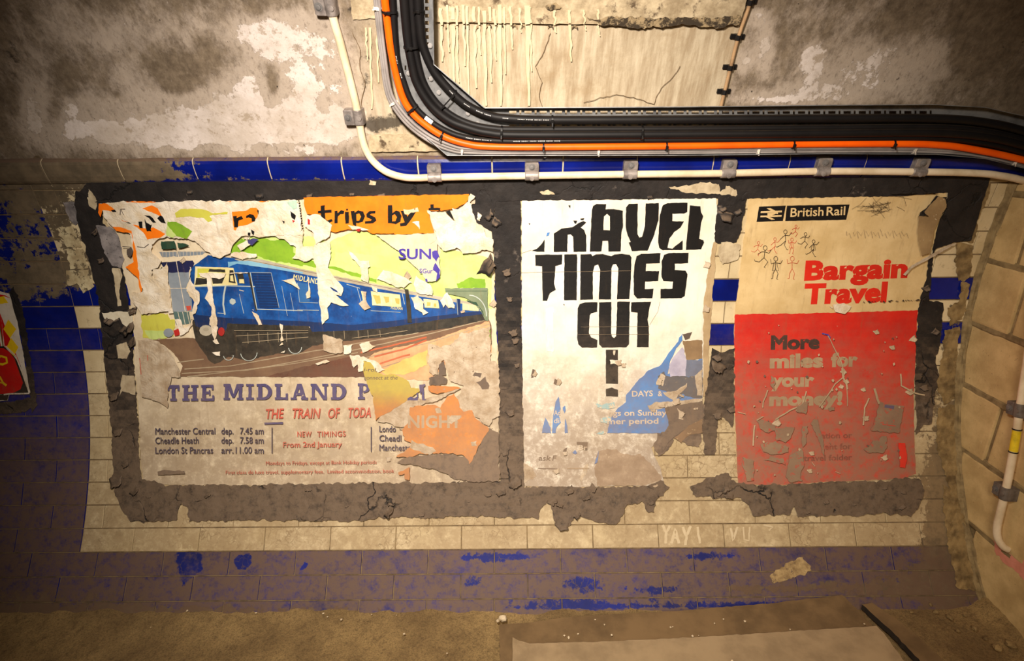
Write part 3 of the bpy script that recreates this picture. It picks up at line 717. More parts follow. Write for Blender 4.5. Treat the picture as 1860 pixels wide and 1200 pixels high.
# ------------------------------------------------------------------ posters
CREAM = (232, 214, 180)
P_paper = paper('aged_poster_paper', (230, 214, 184), (206, 188, 156), .5, None, stain=.4, mott=14)
P_torn = paper('torn_white_paper', (242, 232, 214), (214, 194, 162), .45, .68, (176, 150, 116), .75, 18, 60, .4, .9)
P_tornd = paper('torn_grimy_paper', (206, 190, 166), (172, 150, 122), .3, .64, (112, 92, 72), .8, 26, 50, .5, .9)
P_or = paper('orange_print', (255, 134, 20), (248, 118, 12), .35, .72, mott=12)
P_ord = paper('old_orange_print', (216, 136, 58), (196, 118, 48), .4, .63, (176, 152, 124), chips=50)
P_blk = paper('black_print', (11, 9, 9), (17, 14, 13), .26, .735, (210, 196, 170), chips=90, stain=.05)
P_navy = paper('navy_print', (58, 56, 110), (76, 72, 118), .3, .64, (190, 172, 146), chips=80)
P_red = paper('faded_red_print', (206, 78, 62), (190, 88, 70), .3, .66, (196, 172, 144), chips=80)
P_violet = paper('violet_print', (62, 48, 150), (80, 66, 160), .1, .72)
P_tb = paper('train_blue', (20, 88, 164), (8, 54, 116), .2, .68, (206, 200, 190), chips=55, mott=16)
P_tbd = paper('train_dark_blue', (14, 48, 100), (10, 36, 78), .2, .70, (190, 184, 170), chips=55)
P_tdk = paper('train_underframe', (34, 32, 28), (56, 52, 44), .3, .68, (170, 158, 136), chips=70, mott=40)
P_line = paper('pale_line', (196, 204, 196), (170, 180, 176), .2, .68, (90, 110, 130))
P_roof = paper('train_roof', (188, 180, 160), (160, 150, 130), .2, .7)
P_gl = paper('light_green_hill', (206, 220, 140), (184, 206, 112), .2, .71, (236, 228, 200), mott=10, chips=40)
P_gd = paper('green_hill', (140, 180, 46), (118, 162, 40), .2, .70, (232, 226, 196), mott=14, chips=40)
P_gk = paper('dark_foliage', (52, 84, 62), (36, 62, 48), .2, .68)
P_yel = paper('lime_yellow', (206, 204, 84), (196, 190, 70), .3, .70)
P_win = paper('window_cream', (236, 226, 176), (214, 200, 140), .2, .72)
P_gry = paper('carriage_grey', (148, 156, 164), (126, 136, 146), .25, .70)
P_brn = paper('ballast_brown', (126, 98, 74), (104, 76, 58), .3, .70, (214, 190, 160), mott=18)
P_brnd = paper('dark_ballast', (104, 64, 48), (84, 54, 42), .3, .72, (206, 184, 156))
P_pink = paper('pinkish_track_wash', (226, 176, 130), (210, 150, 108), .25, .70, (238, 214, 180), mott=16)
P_rail = paper('rail_line', (176, 160, 132), (150, 132, 106), .3, .66, (84, 62, 48))
P_mas = paper('adhesive_showing_through', (92, 80, 72), (74, 64, 58), .5, .72, (200, 184, 156), .75)
LS = .00007


class Art(MB):
    def __init__(s, base): super().__init__(); s.z = base

    def p(s, spec, mat, amp=.7, step=4.0, holes=(), fn=wp):
        pts = Z(spec) if isinstance(spec, str) else spec; s.z += LS
        s.sheet([ragged(pts, amp, step, seed=s.z * 9000)] + [ragged(Z(h) if isinstance(h, str) else h, amp, step, s.z * 7000) for h in holes], mat, s.z, grid=13, fn=fn)

    def l(s, spec, mat, w_=1.2, amp=0.0, fn=wp):
        pts = Z(spec) if isinstance(spec, str) else spec; s.z += LS
        s.sheet([line_poly(ragged(pts, amp, 8, s.z * 9000, False), w_)], mat, s.z, grid=13, fn=fn)

    def t(s, *a, **k): s.z += LS; text(s, *a[:4], a[4], s.z, **k)


# --- 1: the train poster
A = Art(.0045)
A.sheet([ragged([(181, 368), (300, 367), (548, 361), (700, 358), (848, 357), (872, 372), (894, 420), (897, 470), (899, 560), (904, 640), (906, 760), (907, 874), (760, 879), (620, 879), (480, 882), (262, 879), (257, 850), (252, 740), (246, 680), (242, 600), (236, 545), (215, 448), (188, 388)], 1.4, 5, .3)], P_paper, A.z, skirt=.0, grid=12)
A.p('P 419,460 428,445 440,432 470,428 500,430 540,430 552,428 596,440 640,420 690,424 720,445 760,480 790,505 800,450 862,462 893,470 893,560 880,560 740,532 640,512 552,494 470,476', P_gl, 2)
A.p('A 1200,565 1225,500 1290,440 1330,470 1440,440 1560,460 1700,455 1750,480 1745,560 1824,600 1824,690 1600,650 1430,600', P_gd, 2)
A.p('B 240,690 330,690 420,720 560,760 690,800 690,830 400,745', P_gd, 1.5)
A.p('B 1390,840 1500,790 1640,800 1640,880 1400,880', P_gd, 1.5); A.p('B 0,600 120,630 200,670 180,700 0,670', P_gd, 1.2)
A.p('B 330,560 700,590 900,640 1000,720 900,720 500,680 330,640', P_gd if False else paper('mid_green_wash', (190, 214, 122), (206, 220, 142), .2, .7, (236, 228, 200)), 2)
# station building, platform carriage, foliage on the left
A.p('A 590,475 705,465 720,535 595,540', P_gk, 1.5); A.p('A 730,480 800,490 835,510 740,530', P_gk, 1.5)
A.p('A 570,560 990,555 950,590 760,600 600,610', P_gry, 1)
for x in range(600, 990, 30): A.l(f'A {x},530 {x + 4},610', P_torn, .7)
A.l('A 710,470 745,620', P_torn, 1.6); A.l('A 570,562 1000,560', P_torn, 1)
A.p('A 580,655 860,640 875,660 850,740 650,745', paper('carriage_navy', (38, 40, 84), (26, 30, 66), .2, .7), 1)
A.p('A 640,745 850,738 830,830 800,880 880,920 860,1080 690,1085 680,980 660,860', P_gry, 1.2); A.l('A 720,640 760,860 800,1085', P_torn, 1.2); A.l('A 660,880 800,880', P_torn, .8)
A.p('A 690,1085 830,1085 850,1190 720,1200', paper('window_teal', (92, 116, 112), (70, 96, 96), .2, .68), 1)
for x in (735, 775, 815): A.l(f'A {x},1085 {x + 25},1200', P_torn, 1)
A.p('A 545,740 600,690 625,740 590,760', P_gk, 1.5); A.p('A 430,930 480,910 505,915 460,945', P_gk, .8); A.p('A 805,1035 850,1030 850,1070 815,1075', P_red, .6)
A.p('A 415,1110 650,1100 690,1200 700,1300 430,1310', P_yel, 2); A.p('C 110,0 350,0 360,60 290,140 160,150', P_yel, 2)
A.p('C 130,80 280,85 300,130 170,150', P_gl, 1.5)
# ground, rails
A.p('P 268,617 350,613 400,640 590,622 700,610 886,576 893,590 893,640 780,660 662,668 660,684 326,684 332,664 316,642 296,625', P_brn, 1)
A.p('P 660,662 680,640 780,618 888,582 893,640 800,672 780,690 700,690 662,684', P_pink, 1.5)
A.p('P 480,684 560,664 640,646 668,656 662,684', P_brnd, 1.5)
for a in ('P 335,670 420,664 600,632 760,604', 'P 322,658 370,652', 'P 330,678 450,672 560,652 640,636 780,606 886,580', 'P 340,684 520,662 650,640', 'P 640,655 780,622 890,588', 'P 690,668 800,634 890,596', 'P 700,688 800,650'): A.l(a, P_rail, 1.6, .3)
for a in ('D 380,240 600,190 860,130', 'D 480,270 700,215 860,150', 'D 520,320 700,262 740,255'): A.l(a, paper('red_track_line', (176, 84, 52), (196, 108, 72), .2, .66), 3, .5)
A.p('D 520,370 860,220 860,330 700,400 560,395', paper('orange_wash', (240, 196, 112), (226, 176, 92), .25, .7), 2)
# the train
A.p('C 470,0 480,60 500,150 560,240 600,300 640,325 680,310 710,285 740,270 860,295 940,285 1080,250 1250,250 1350,190 1520,160 1520,20 1330,60 1300,0', P_tdk, 1)
A.p('P 560,598 700,594 800,580 886,566 886,580 800,598 700,612 590,622 540,632', P_tdk, 1)
A.p('P 346,490 352,482 366,472 378,463 392,466 420,468 470,472 552,492 640,510 740,530 884,557 887,568 850,572 800,580 745,588 700,595 640,600 567,602 562,592 413,587 410,600 380,600 356,590 350,572 348,540', P_tb, .5)
A.p('P 350,570 380,574 413,577 563,584 640,590 745,579 886,563 887,569 800,580 700,595 640,600 567,602 562,592 413,587 410,600 380,602 356,592', P_tbd, .4)
A.p('P 470,470 552,489 640,507 740,527 884,554 884,559 740,534 640,515 552,498 440,476 425,470', P_roof, .5); A.l('P 440,470 552,492 640,510 740,530', P_brn, .8)
A.p('A 1170,650 1350,640 1600,690 1824,740 1824,752 1500,700 1250,665 1190,690 1175,700', paper('pale_blue_gleam', (140, 186, 206), (110, 164, 196), .1, .7), .6)
A.p('A 885,690 1220,702 1255,852 878,862', P_win, .4); A.p('A 905,705 1150,715 1145,745 1010,735 905,790', P_yel, .4); A.p('A 1010,712 1145,716 1150,742 1000,735', P_tdk, .6); A.p('A 895,790 990,795 995,845 885,850', P_tdk, .5)
A.p('A 1030,785 1145,770 1120,840 1040,842', P_tdk, .5); A.p('A 1185,722 1218,722 1240,838 1178,828', P_tdk, .4); A.p('A 1190,770 1215,765 1222,820 1190,815', P_win, .5)
A.p('A 1250,740 1300,745 1320,840 1265,838', P_tdk, .4); A.p('A 1270,800 1310,800 1315,838 1270,836', P_win, .4)
A.l('A 880,866 1150,858 1440,866', P_line, 1.5); A.l('A 1150,860 1135,940 1130,1020 1145,1110', P_line, 3); A.l('A 1080,1095 1150,1100', P_line, 1.2)
A.p('A 1345,740 1370,745 1425,1070 1415,1085 1395,1000', P_tdk, .5); A.l('A 1365,740 1425,1062 1824,1075', P_line, 1.3)
A.p('A 1375,742 1550,745 1620,1050 1450,1052', P_tbd, .4); A.l('A 1375,742 1548,745 1618,1050', P_line, .7)
for k in range(12): A.l(f'A {1390 + k * 5},{765 + k * 24} {1550 + k * 5},{768 + k * 24}', P_tb, .8)
A.l('A 1270,930 1310,1100', P_line, .8); A.l('A 1640,860 1690,1120', P_line, .6); A.l('A 1715,920 1745,1080', P_line, .6); A.p('A 1185,985 1205,965 1235,980 1240,1005 1215,1025 1190,1010', P_line, .8); A.l('A 1270,895 1310,905', P_torn, 1.2)
A.p('A 1785,840 1824,835 1824,1000 1795,1000', paper('pane_blue', (54, 110, 168), (40, 92, 150), .1, .7), .3); A.p('B 0,830 90,840 110,1000 20,1000', PAPER['pane_blue'], .3); A.l('B 0,832 20,1002 180,1008', P_line, .7)
A.l('B 0,1068 190,1072', P_line, 1.0); A.l('B 430,845 545,880', P_line, 1); A.l('B 520,870 560,1010', P_line, .8); A.l('B 640,1075 900,1090', P_line, .7)
A.t('MIDLAND', (532, 507), (578, 516), 9, P_win, bold=.02, track=1.15); A.t('PULLMAN', (710, 561), (731, 563), 5, P_win, bold=.01)
for w_ in ('B 642,905 895,935 908,1045 655,1028', 'B 1100,972 1228,985 1238,1055 1110,1048', 'B 1440,1010 1580,1030 1582,1078 1440,1070', 'B 1590,1040 1640,1046 1640,1080 1592,1078', 'B 555,905 595,912 600,1000 575,1000'): A.p(w_, P_win, .4)
for w_ in ('B 655,935 720,942 728,1010 690,1020', 'B 750,950 800,955 800,1000 770,1010', 'B 850,965 890,970 890,1020 860,1010', 'B 1130,1000 1160,1004 1160,1030 1130,1036', 'B 1190,1010 1210,1012 1212,1040 1192,1040'): A.p(w_, paper('window_ochre', (206, 180, 96), (190, 160, 80), .1, .7), .8)
for a in ('B 728,920 738,1035', 'B 815,930 822,1040', 'B 1165,980 1170,1050', 'B 1490,1018 1494,1072', 'B 1535,1024 1538,1075'): A.l(a, P_torn, .8)
A.p('B 935,885 968,890 985,1000 1000,1180 962,1180 950,1000', P_tdk, .5); A.p('B 1385,970 1420,975 1420,1130 1395,1130', P_tbd, .4); A.l('B 1390,970 1400,1110', P_line, .8); A.l('B 915,925 935,1020', P_line, 1)
for a in ('P 428,610 500,606 560,604', 'P 425,600 560,600', 'P 440,622 560,612', 'P 640,614 700,606 740,600'): A.l(a, P_rail, .9, .3)
for x in (450, 470, 486, 505, 520, 606, 625, 650, 668, 690): A.l(f'P {x},{604 - (x - 450) * .02} {x + 1},{624 - (x - 450) * .05}', P_rail, .7, .3)
for cx, cy, r_ in ((452, 640, 15), (536, 630, 12), (415, 645, 9)): A.l([(cx + r_ * math.cos(q / 9), cy + r_ * math.sin(q / 9)) for q in range(0, 29, 3)], P_line, 1.2)
for cx, cy, rx, ry, m_ in ((374, 600, 12, 10, paper('buffer_pale', (200, 190, 166), (176, 166, 146), .2)), (374, 598, 5, 3.5, P_roof), (306, 604, 9, 8, P_gry), (402, 602, 6, 8, paper('buffer_red', (190, 40, 36), (160, 30, 30), .2))):
    A.p([(cx + rx * math.cos(q * .5236), cy + ry * math.sin(q * .5236)) for q in range(12)], m_, .3)
A.p('C 340,80 395,60 400,110 350,120', PAPER['buffer_red'], .6)
# viaduct arch at the far end
A.p('B 1285,880 1660,878 1665,1170 1640,1160 1600,1080 1540,1010 1460,960 1300,925', paper('arch_grey_green', (130, 142, 112), (104, 118, 92), .2, .7), .8)
A.l('B 1290,905 1655,905', P_gk, 1); A.l([(540 + (1500 + 150 * math.sin(q * .2)) / 4.8, 340 + (1120 - 180 * math.cos(q * .2)) / 4.8) for q in range(0, 9)], P_line, 1.6)
A.p('B 1470,985 1560,1000 1620,1080 1630,1130 1580,1040', P_gk, .8); A.p('D 1250,150 1320,60 1325,170 1300,175 1255,170', P_gd, .8)
# lettering
def slab(s, x0, xb, capt, dy, mat, wd):
    """slab-serif capitals drawn stroke by stroke"""
    G = {'T': ([(0, 0, 1, .2), (.36, 0, .64, 1), (.22, .84, .78, 1), (0, 0, .16, .36), (.84, 0, 1, .36)], []), 'H': ([(.1, 0, .36, 1), (.64, 0, .9, 1), (0, 0, .45, .15), (.55, 0, 1, .15), (0, .85, .45, 1), (.55, .85, 1, 1), (.3, .42, .7, .58)], []),
         'E': ([(.1, 0, .38, 1), (0, 0, .95, .16), (0, .84, 1, 1), (.3, .42, .72, .57), (.8, 0, .95, .33), (.84, .66, 1, 1), (.6, .32, .72, .68)], []), 'M': ([(.06, 0, .24, 1), (.76, 0, .94, 1), (0, .86, .32, 1), (.68, .86, 1, 1), (0, 0, .26, .14), (.74, 0, 1, .14)], [[(.1, 0), (.34, 0), (.56, .8), (.44, .86)], [(.66, 0), (.9, 0), (.56, .86), (.44, .86)]]),
         'I': ([(.3, 0, .7, 1), (0, 0, 1, .15), (0, .85, 1, 1)], []), 'D': ([(.1, 0, .36, 1), (0, 0, .5, .15), (0, .85, .5, 1)], ['arc']), 'L': ([(.12, 0, .42, 1), (0, 0, .56, .15), (0, .84, 1, 1), (.82, .6, 1, 1)], []),
         'A': ([(0, .86, .36, 1), (.6, .86, 1, 1), (.3, .58, .7, .72)], [[(.38, 0), (.6, 0), (.26, 1), (.1, 1)], [(.4, 0), (.64, 0), (.94, 1), (.68, 1)]]), 'N': ([(.08, 0, .24, 1), (.78, 0, .92, 1), (0, .86, .34, 1), (.66, 0, 1, .14), (0, 0, .26, .14)], [[(.06, 0), (.34, 0), (.92, 1), (.72, 1)]]),
         'P': ([(.12, 0, .42, 1), (0, 0, .5, .15), (0, .85, .58, 1)], ['bowl'])}
    x = x0
    for ch, w_ in zip(s, wd):
        if ch in G:
            R_, Q_ = G[ch]
            f_ = lambda u, v: (x + u * w_, xb - capt + v * capt + dy * (x + u * w_ - x0))
            for a, b, c, d in R_: A.z += LS / 8; A.sheet([ragged([f_(a, b), f_(c, b), f_(c, d), f_(a, d)], .5, 4, x)], mat, A.z, grid=20)
            for q in Q_:
                A.z += LS / 8
                if q == 'arc': q = [(.45, 0)] + [(.45 + .55 * math.sin(a * .1745), .5 - .5 * math.cos(a * .1745)) for a in range(1, 18)] + [(.45, 1), (.45, .85)] + [(.45 + .28 * math.sin(a * .1745), .5 + .35 * math.cos(a * .1745)) for a in range(1, 18)] + [(.45, .15)]
                if q == 'bowl': q = [(.45, 0)] + [(.48 + .5 * math.sin(a * .1745), .3 - .3 * math.cos(a * .1745)) for a in range(1, 18)] + [(.45, .6), (.45, .47)] + [(.48 + .22 * math.sin(a * .1745), .3 + .17 * math.cos(a * .1745)) for a in range(1, 18)] + [(.45, .13)]
                A.sheet([ragged([f_(*p) for p in q], .5, 4, x)], mat, A.z, grid=20)
        x += w_ + (5 if ch != ' ' else 0)


A.z += LS
slab('THE', 304, 728, 29, -.006, P_navy, (22, 29, 24)); slab('MIDLAND', 406, 726, 29, -.002, P_navy, (36, 14, 28, 24, 31, 32, 28)); slab('P', 650, 725, 29, 0, P_navy, (22,))
A.t('THE', (481, 760), (514, 759), 17, P_red, bold=.022, shear=.14); A.t('TRAIN', (529, 759), (580, 759), 17, P_red, bold=.022, shear=.14); A.t('OF', (595, 759), (616, 758), 17, P_red, bold=.022, shear=.14); A.t('TODA', (631, 758), (674, 757), 17, P_red, bold=.022, shear=.14)
A.p('P 480,767 514,766 514,770 480,771', P_navy, .3)
P_navy2 = paper('dark_navy_print', (46, 44, 72), (58, 54, 80), .2, .70, (180, 160, 134), chips=80)
for s_, q, y in (('Manchester Central', 391, 788), ('Cheadle Heath', 361, 805), ('London St Pancras', 387, 823)): A.t(s_, (282, y + .5), (q, y), 11.5, P_navy2, bold=.012)
for s_, y in (('dep.', 788), ('dep.', 805), ('arr.', 823)): A.t(s_, (402, y), (424, y), 11.5, P_navy2, bold=.012)
for s_, x, y in (('7.45 am', 436, 788), ('7.58 am', 436, 805), ('11.00 am', 428, 823)): A.t(s_, (x, y), (479, y), 11.5, P_navy2, bold=.012)
A.p('P 493.2,776 495,776 495,823 493.2,823', P_navy2, 0); A.p('P 673.4,775 675.2,775 675.2,820 673.4,820', P_navy2, 0)
A.t('NEW', (540, 793), (566, 793), 9.5, P_red, bold=.012, track=1.1); A.t('TIMINGS', (576, 793), (628, 792), 9.5, P_red, bold=.012, track=1.1); A.t('From 2nd January', (514, 812), (621, 811), 9.5, P_red, bold=.012)
A.t('Mondays to Fridays, except at Bank Holiday periods', (483, 844), (684, 842), 6.5, P_red, bold=.004); A.t('First class de luxe travel, supplementary fees.  Limited accommodation, book', (410, 861), (716, 858), 6.5, P_red, bold=.004)
for s_, q, y in (('Londo', 719, 784), ('Cheadl', 729, 801), ('Manchester', 752, 818)): A.t(s_, (689, y), (q, y), 11, P_navy2, bold=.012)
A.p('C 225,1105 270,1092 420,1098 425,1120 280,1128 230,1128', P_mas, 1)
# tears where the print has come away
for sp, m_, am in (('A 915,745 1100,750 1345,740 1340,748 1155,752 1140,785 1095,800 1030,790 1030,850 1042,960 1062,1060 1078,1200 1010,1200 1020,1110 1030,1040 1000,1000 965,965 1000,900 990,850 985,795 925,775', P_torn, 1.2), ('C 600,-10 650,-10 655,40 665,60 650,110 640,150 625,110 612,60', P_torn, 1.2), ('C 625,155 655,140 672,175 650,180', P_torn, 1), ('C 620,240 680,232 678,268 650,262', P_torn, 1), ('C 1112,30 1138,40 1130,100 1140,150 1120,160 1122,90', P_torn, 1.2), ('C 1108,190 1130,165 1138,180', P_torn, .6), ('C 1118,240 1150,225 1145,242', P_torn, .6),
                   ('A 840,690 858,700 835,800 880,870 925,935 920,1010 890,1100 860,1110 880,1000 800,900 830,830', P_torn, 2), ('C 350,0 390,0 410,60 440,60 470,10 480,0 478,40 420,110 385,118 380,80', P_torn, 1.5),
                   ('B 140,500 280,465 300,560 265,690 250,720 170,700 130,600', P_torn, 2), ('B 165,700 260,690 320,780 395,875 385,945 345,900 280,870 385,945 330,935 448,1030 400,1035 290,1000 262,1050 272,1140 215,1195 200,1060 178,880', P_torn, 1.5),
                   ('D 105,110 170,125 245,150 250,235 200,250 108,225', P_tornd, 1.5), ('D 255,190 320,180 310,240 260,250', P_torn, 2), ('D 370,180 440,160 490,200 400,240', P_torn, 2), ('D 300,265 370,255 490,300 560,370 500,385 440,320 400,300 395,370 370,380 360,330 330,350', P_torn, 2.5), ('D 50,320 130,295 155,305 70,330', P_torn, 1.5),
                   ('B 440,545 480,570 550,640 620,640 635,690 560,720 545,690 480,620', P_torn, 1.2), ('B 550,700 610,690 620,830 560,800', P_torn, 2), ('B 690,800 750,710 860,750 940,780 960,800 1000,830 930,870 880,870', P_torn, 1.8), ('B 640,850 700,880 700,920 660,900', P_torn, 1), ('B 990,960 1050,940 1110,1000 1100,1060 1140,1090 1100,1110 1020,1040', P_torn, 2), ('B 1250,990 1300,920 1360,990 1370,1050 1320,1050 1290,1020 1270,1050', P_torn, 1.6), ('B 1030,780 1100,820 1165,850 1175,940 1060,930 1020,870', P_torn, 2.5), ('B 560,900 600,910 605,1000 640,1050 590,1070 540,1020 575,980', P_tornd, 2),
                   ('A 1635,810 1745,795 1800,890 1730,850', P_torn, 1.2), ('A 1380,1080 1440,1120 1470,1200 1440,1200', P_torn, 1), ('A 1195,580 1250,565 1420,580 1425,605 1300,625 1190,600', P_torn, 2), ('B 90,765 110,900 115,960 80,970 70,930 100,900', P_torn, 1), ('A 1580,420 1680,470 1760,520 1760,560 1730,620 1824,640 1824,380 1700,400', P_torn, 2.5), ('B 0,520 140,510 150,620 60,640 0,600', P_torn, 2.5),
                   ('D 870,180 960,200 1060,170 1100,110 1320,50 1325,300 1385,330 1390,700 1330,720 1310,780 1200,690 1190,660 1100,690 1050,600 1130,480 1030,450 980,290 940,400 900,410 880,380', P_tornd, 3), ('D 950,330 985,300 1000,370 1000,400 945,410', P_mas, 1.5), ('D 875,420 950,400 1010,430 1000,470 880,480', P_mas, 2), ('D 1210,380 1260,390 1250,420 1200,410', P_mas, 2), ('D 1215,450 1280,420 1310,460 1310,500 1270,500', P_mas, 3),
                   ('C 80,150 150,140 230,160 300,220 350,300 385,380 390,420 330,420 300,500 300,640 250,610 160,570 110,560 100,400', P_tornd, 1.6), ('D 530,690 730,560 830,580 1080,500 1130,490 1060,530 900,600 760,640 740,740 720,790 500,740', P_tornd, 2.5),
                   ('D 690,1000 960,975 1080,985 1165,1010 1170,1050 1310,790 1385,820 1385,1180 1080,1165 1000,1120 880,1080 760,1060 640,1040', P_mas, 2.5), ('A 590,720 640,650 660,860 690,1085 660,1100 640,900 560,820 510,750 520,710', P_torn, 2)):
    A.p(sp, m_, am)
for sp in ('C 95,280 105,400', 'C 152,260 154,300'): A.l(sp, P_red, 1.2)
poster = A.build('railway_poster'); tag(poster, 'torn THE MIDLAND PULLMAN poster with a painted blue train, left of the three', 'poster')
zz = A.z + .0004
for x, y, s_, a_, l_ in ((855, 360, 10, .4, .9), (880, 690, 10, .2, 1.3), (830, 650, 12, .5, 1.2), (886, 720, 12, .6, 1.3), (880, 760, 12, .2, 1.3), (890, 775, 10, -.4, 1.2), (840, 560, 8, .2, 1.0), (893, 548, 10, .8, 1.1), (735, 770, 9, .2, 1.0), (706, 830, 8, .1, 1.0), (870, 790, 9, .4, 1.2), (790, 825, 8, .2, 1.0), (828, 868, 8, .5, .9), (735, 500, 12, 1.1, 1.0)):
    flake(poster, x, y, s_, a_, l_, P_tornd, name='paper_curl')

# --- overlying remnants of other posters on the same board
B = Art(zz)
B.sheet([ragged(Z('B 55,88 700,75 1490,60 1500,90 1455,150 1360,190 1200,210 1135,200 1165,300 1195,400 850,412 840,400 650,405 600,375 440,365 330,390 290,380 200,260 170,240 85,235 60,160'), 1.0, 4, 2)], P_or, B.z, skirt=.004, grid=12)
B.p('B 850,412 1195,400 1220,470 1215,520 1240,620 1245,760 1215,815 1130,825 1080,740 1000,670 900,570 760,470 680,410', P_paper, 1.2)
for sp in ('B 180,205 205,203 203,160 240,155 240,200 298,195 300,222 243,225 245,275 262,290 300,275 310,295 270,315 235,318 212,300 205,228 180,228', 'B 325,205 350,203 352,225 380,200 408,205 405,232 375,235 355,255 352,315 322,315', 'B 415,215 450,215 450,315 418,318', 'B 425,190 436,186 443,194 436,205 425,202', 'B 465,208 498,205 500,220 530,200 575,210 590,250 570,300 530,315 515,310 515,345 485,325',
           'B 680,205 680,228 645,228 632,240 680,262 690,290 660,315 590,318 590,295 640,292 648,282 605,262 600,232 630,208', 'B 790,155 828,155 830,225 860,200 890,210 910,250 900,300 860,320 790,312', 'B 900,205 940,205 960,255 985,215 1040,205 1000,270 950,335 900,340 895,318 935,305', 'B 1145,185 1160,180 1160,150 1190,148 1190,178 1245,180 1245,200 1145,203', 'B 1290,215 1330,200 1345,230 1370,290 1340,260', 'B 1370,185 1430,182 1455,195 1400,200 1375,200'): B.p(sp, P_blk, .5)
for h_ in ('B 515,235 540,228 555,255 540,290 517,292', 'B 828,245 850,235 868,260 855,295 828,298'): B.p(h_, P_or, .3)
B.p('B 925,195 1010,190 1050,175 1060,210 990,220 970,240 940,235', paper('scuffed_pale', (238, 206, 176), (240, 190, 140), 0, .62, (120, 70, 40)), 1.2); B.p('B 1000,300 1060,295 1070,365 1055,350', P_torn, 1)
B.t('SUN', (724, 470), (783, 470), 18, P_violet, bold=.02); B.t('SGur', (762, 496), (786, 496), 8, P_violet, bold=.01)
B.p('B 1175,560 1220,550 1235,600 1210,650 1180,610', P_violet, 1.5); B.p('B 1180,720 1200,660 1245,720 1240,780 1205,820 1220,750', P_violet, 1.5); B.p('B 1115,800 1130,795 1138,820 1120,822', P_violet, .8)
B.p('B 85,240 200,240 300,330 280,430 160,500 140,400 60,340', P_torn, 2.0); B.p('B 90,270 110,285 112,325 90,325', PAPER['buffer_red'], .6)
B.p('B 1130,200 1190,215 1270,215 1320,250 1375,300 1350,180 1400,190 1450,170 1500,110 1510,60 1545,75 1510,130 1525,200 1560,310 1620,340 1650,430 1715,455 1705,560 1610,540 1560,560 1440,580 1390,530 1290,560 1230,500 1200,390 1150,260', P_torn, 2.2)
B.p('B 1145,430 1180,420 1205,440 1200,470 1155,495', P_paper, .6); B.p('B 440,330 520,340 640,375 590,380 530,365 480,370', P_torn, 1.2); B.p('B 520,365 560,360 540,385 515,380', PAPER['buffer_red'], .6)
o = B.build('poster_remnant'); tag(o, 'orange poster strip reading trips by over the train picture', 'poster remnant')
zz = B.z + .0003
for x, y, s_, a_, l_ in ((862, 392, 12, 1.4, .9), (785, 440, 8, .3, .7), (838, 405, 9, .8, .9), (728, 515, 10, 1.2, 1.1)): flake(o, x, y, s_, a_, l_, P_torn, name='paper_curl')
C_ = Art(.0052 + 190 * LS)
C_.z = zz - .001
C_.sheet([ragged(Z('A 45,140 280,125 540,128 900,118 1200,120 1440,122 1770,110 1800,180 1815,370 1800,420 1650,410 1500,430 1440,440 1390,420 1290,430 1220,490 1190,570 1100,620 1040,600 960,540 900,480 820,450 700,450 640,430 560,460 500,500 500,560 590,640 560,700 510,720 520,790 640,760 680,1080 420,1110 340,1000 330,920 420,920 440,900 410,870 380,680 340,540 320,400 200,370 170,350 90,260'), 2.0, 4, 5)], P_torn, C_.z, skirt=.004, grid=12)
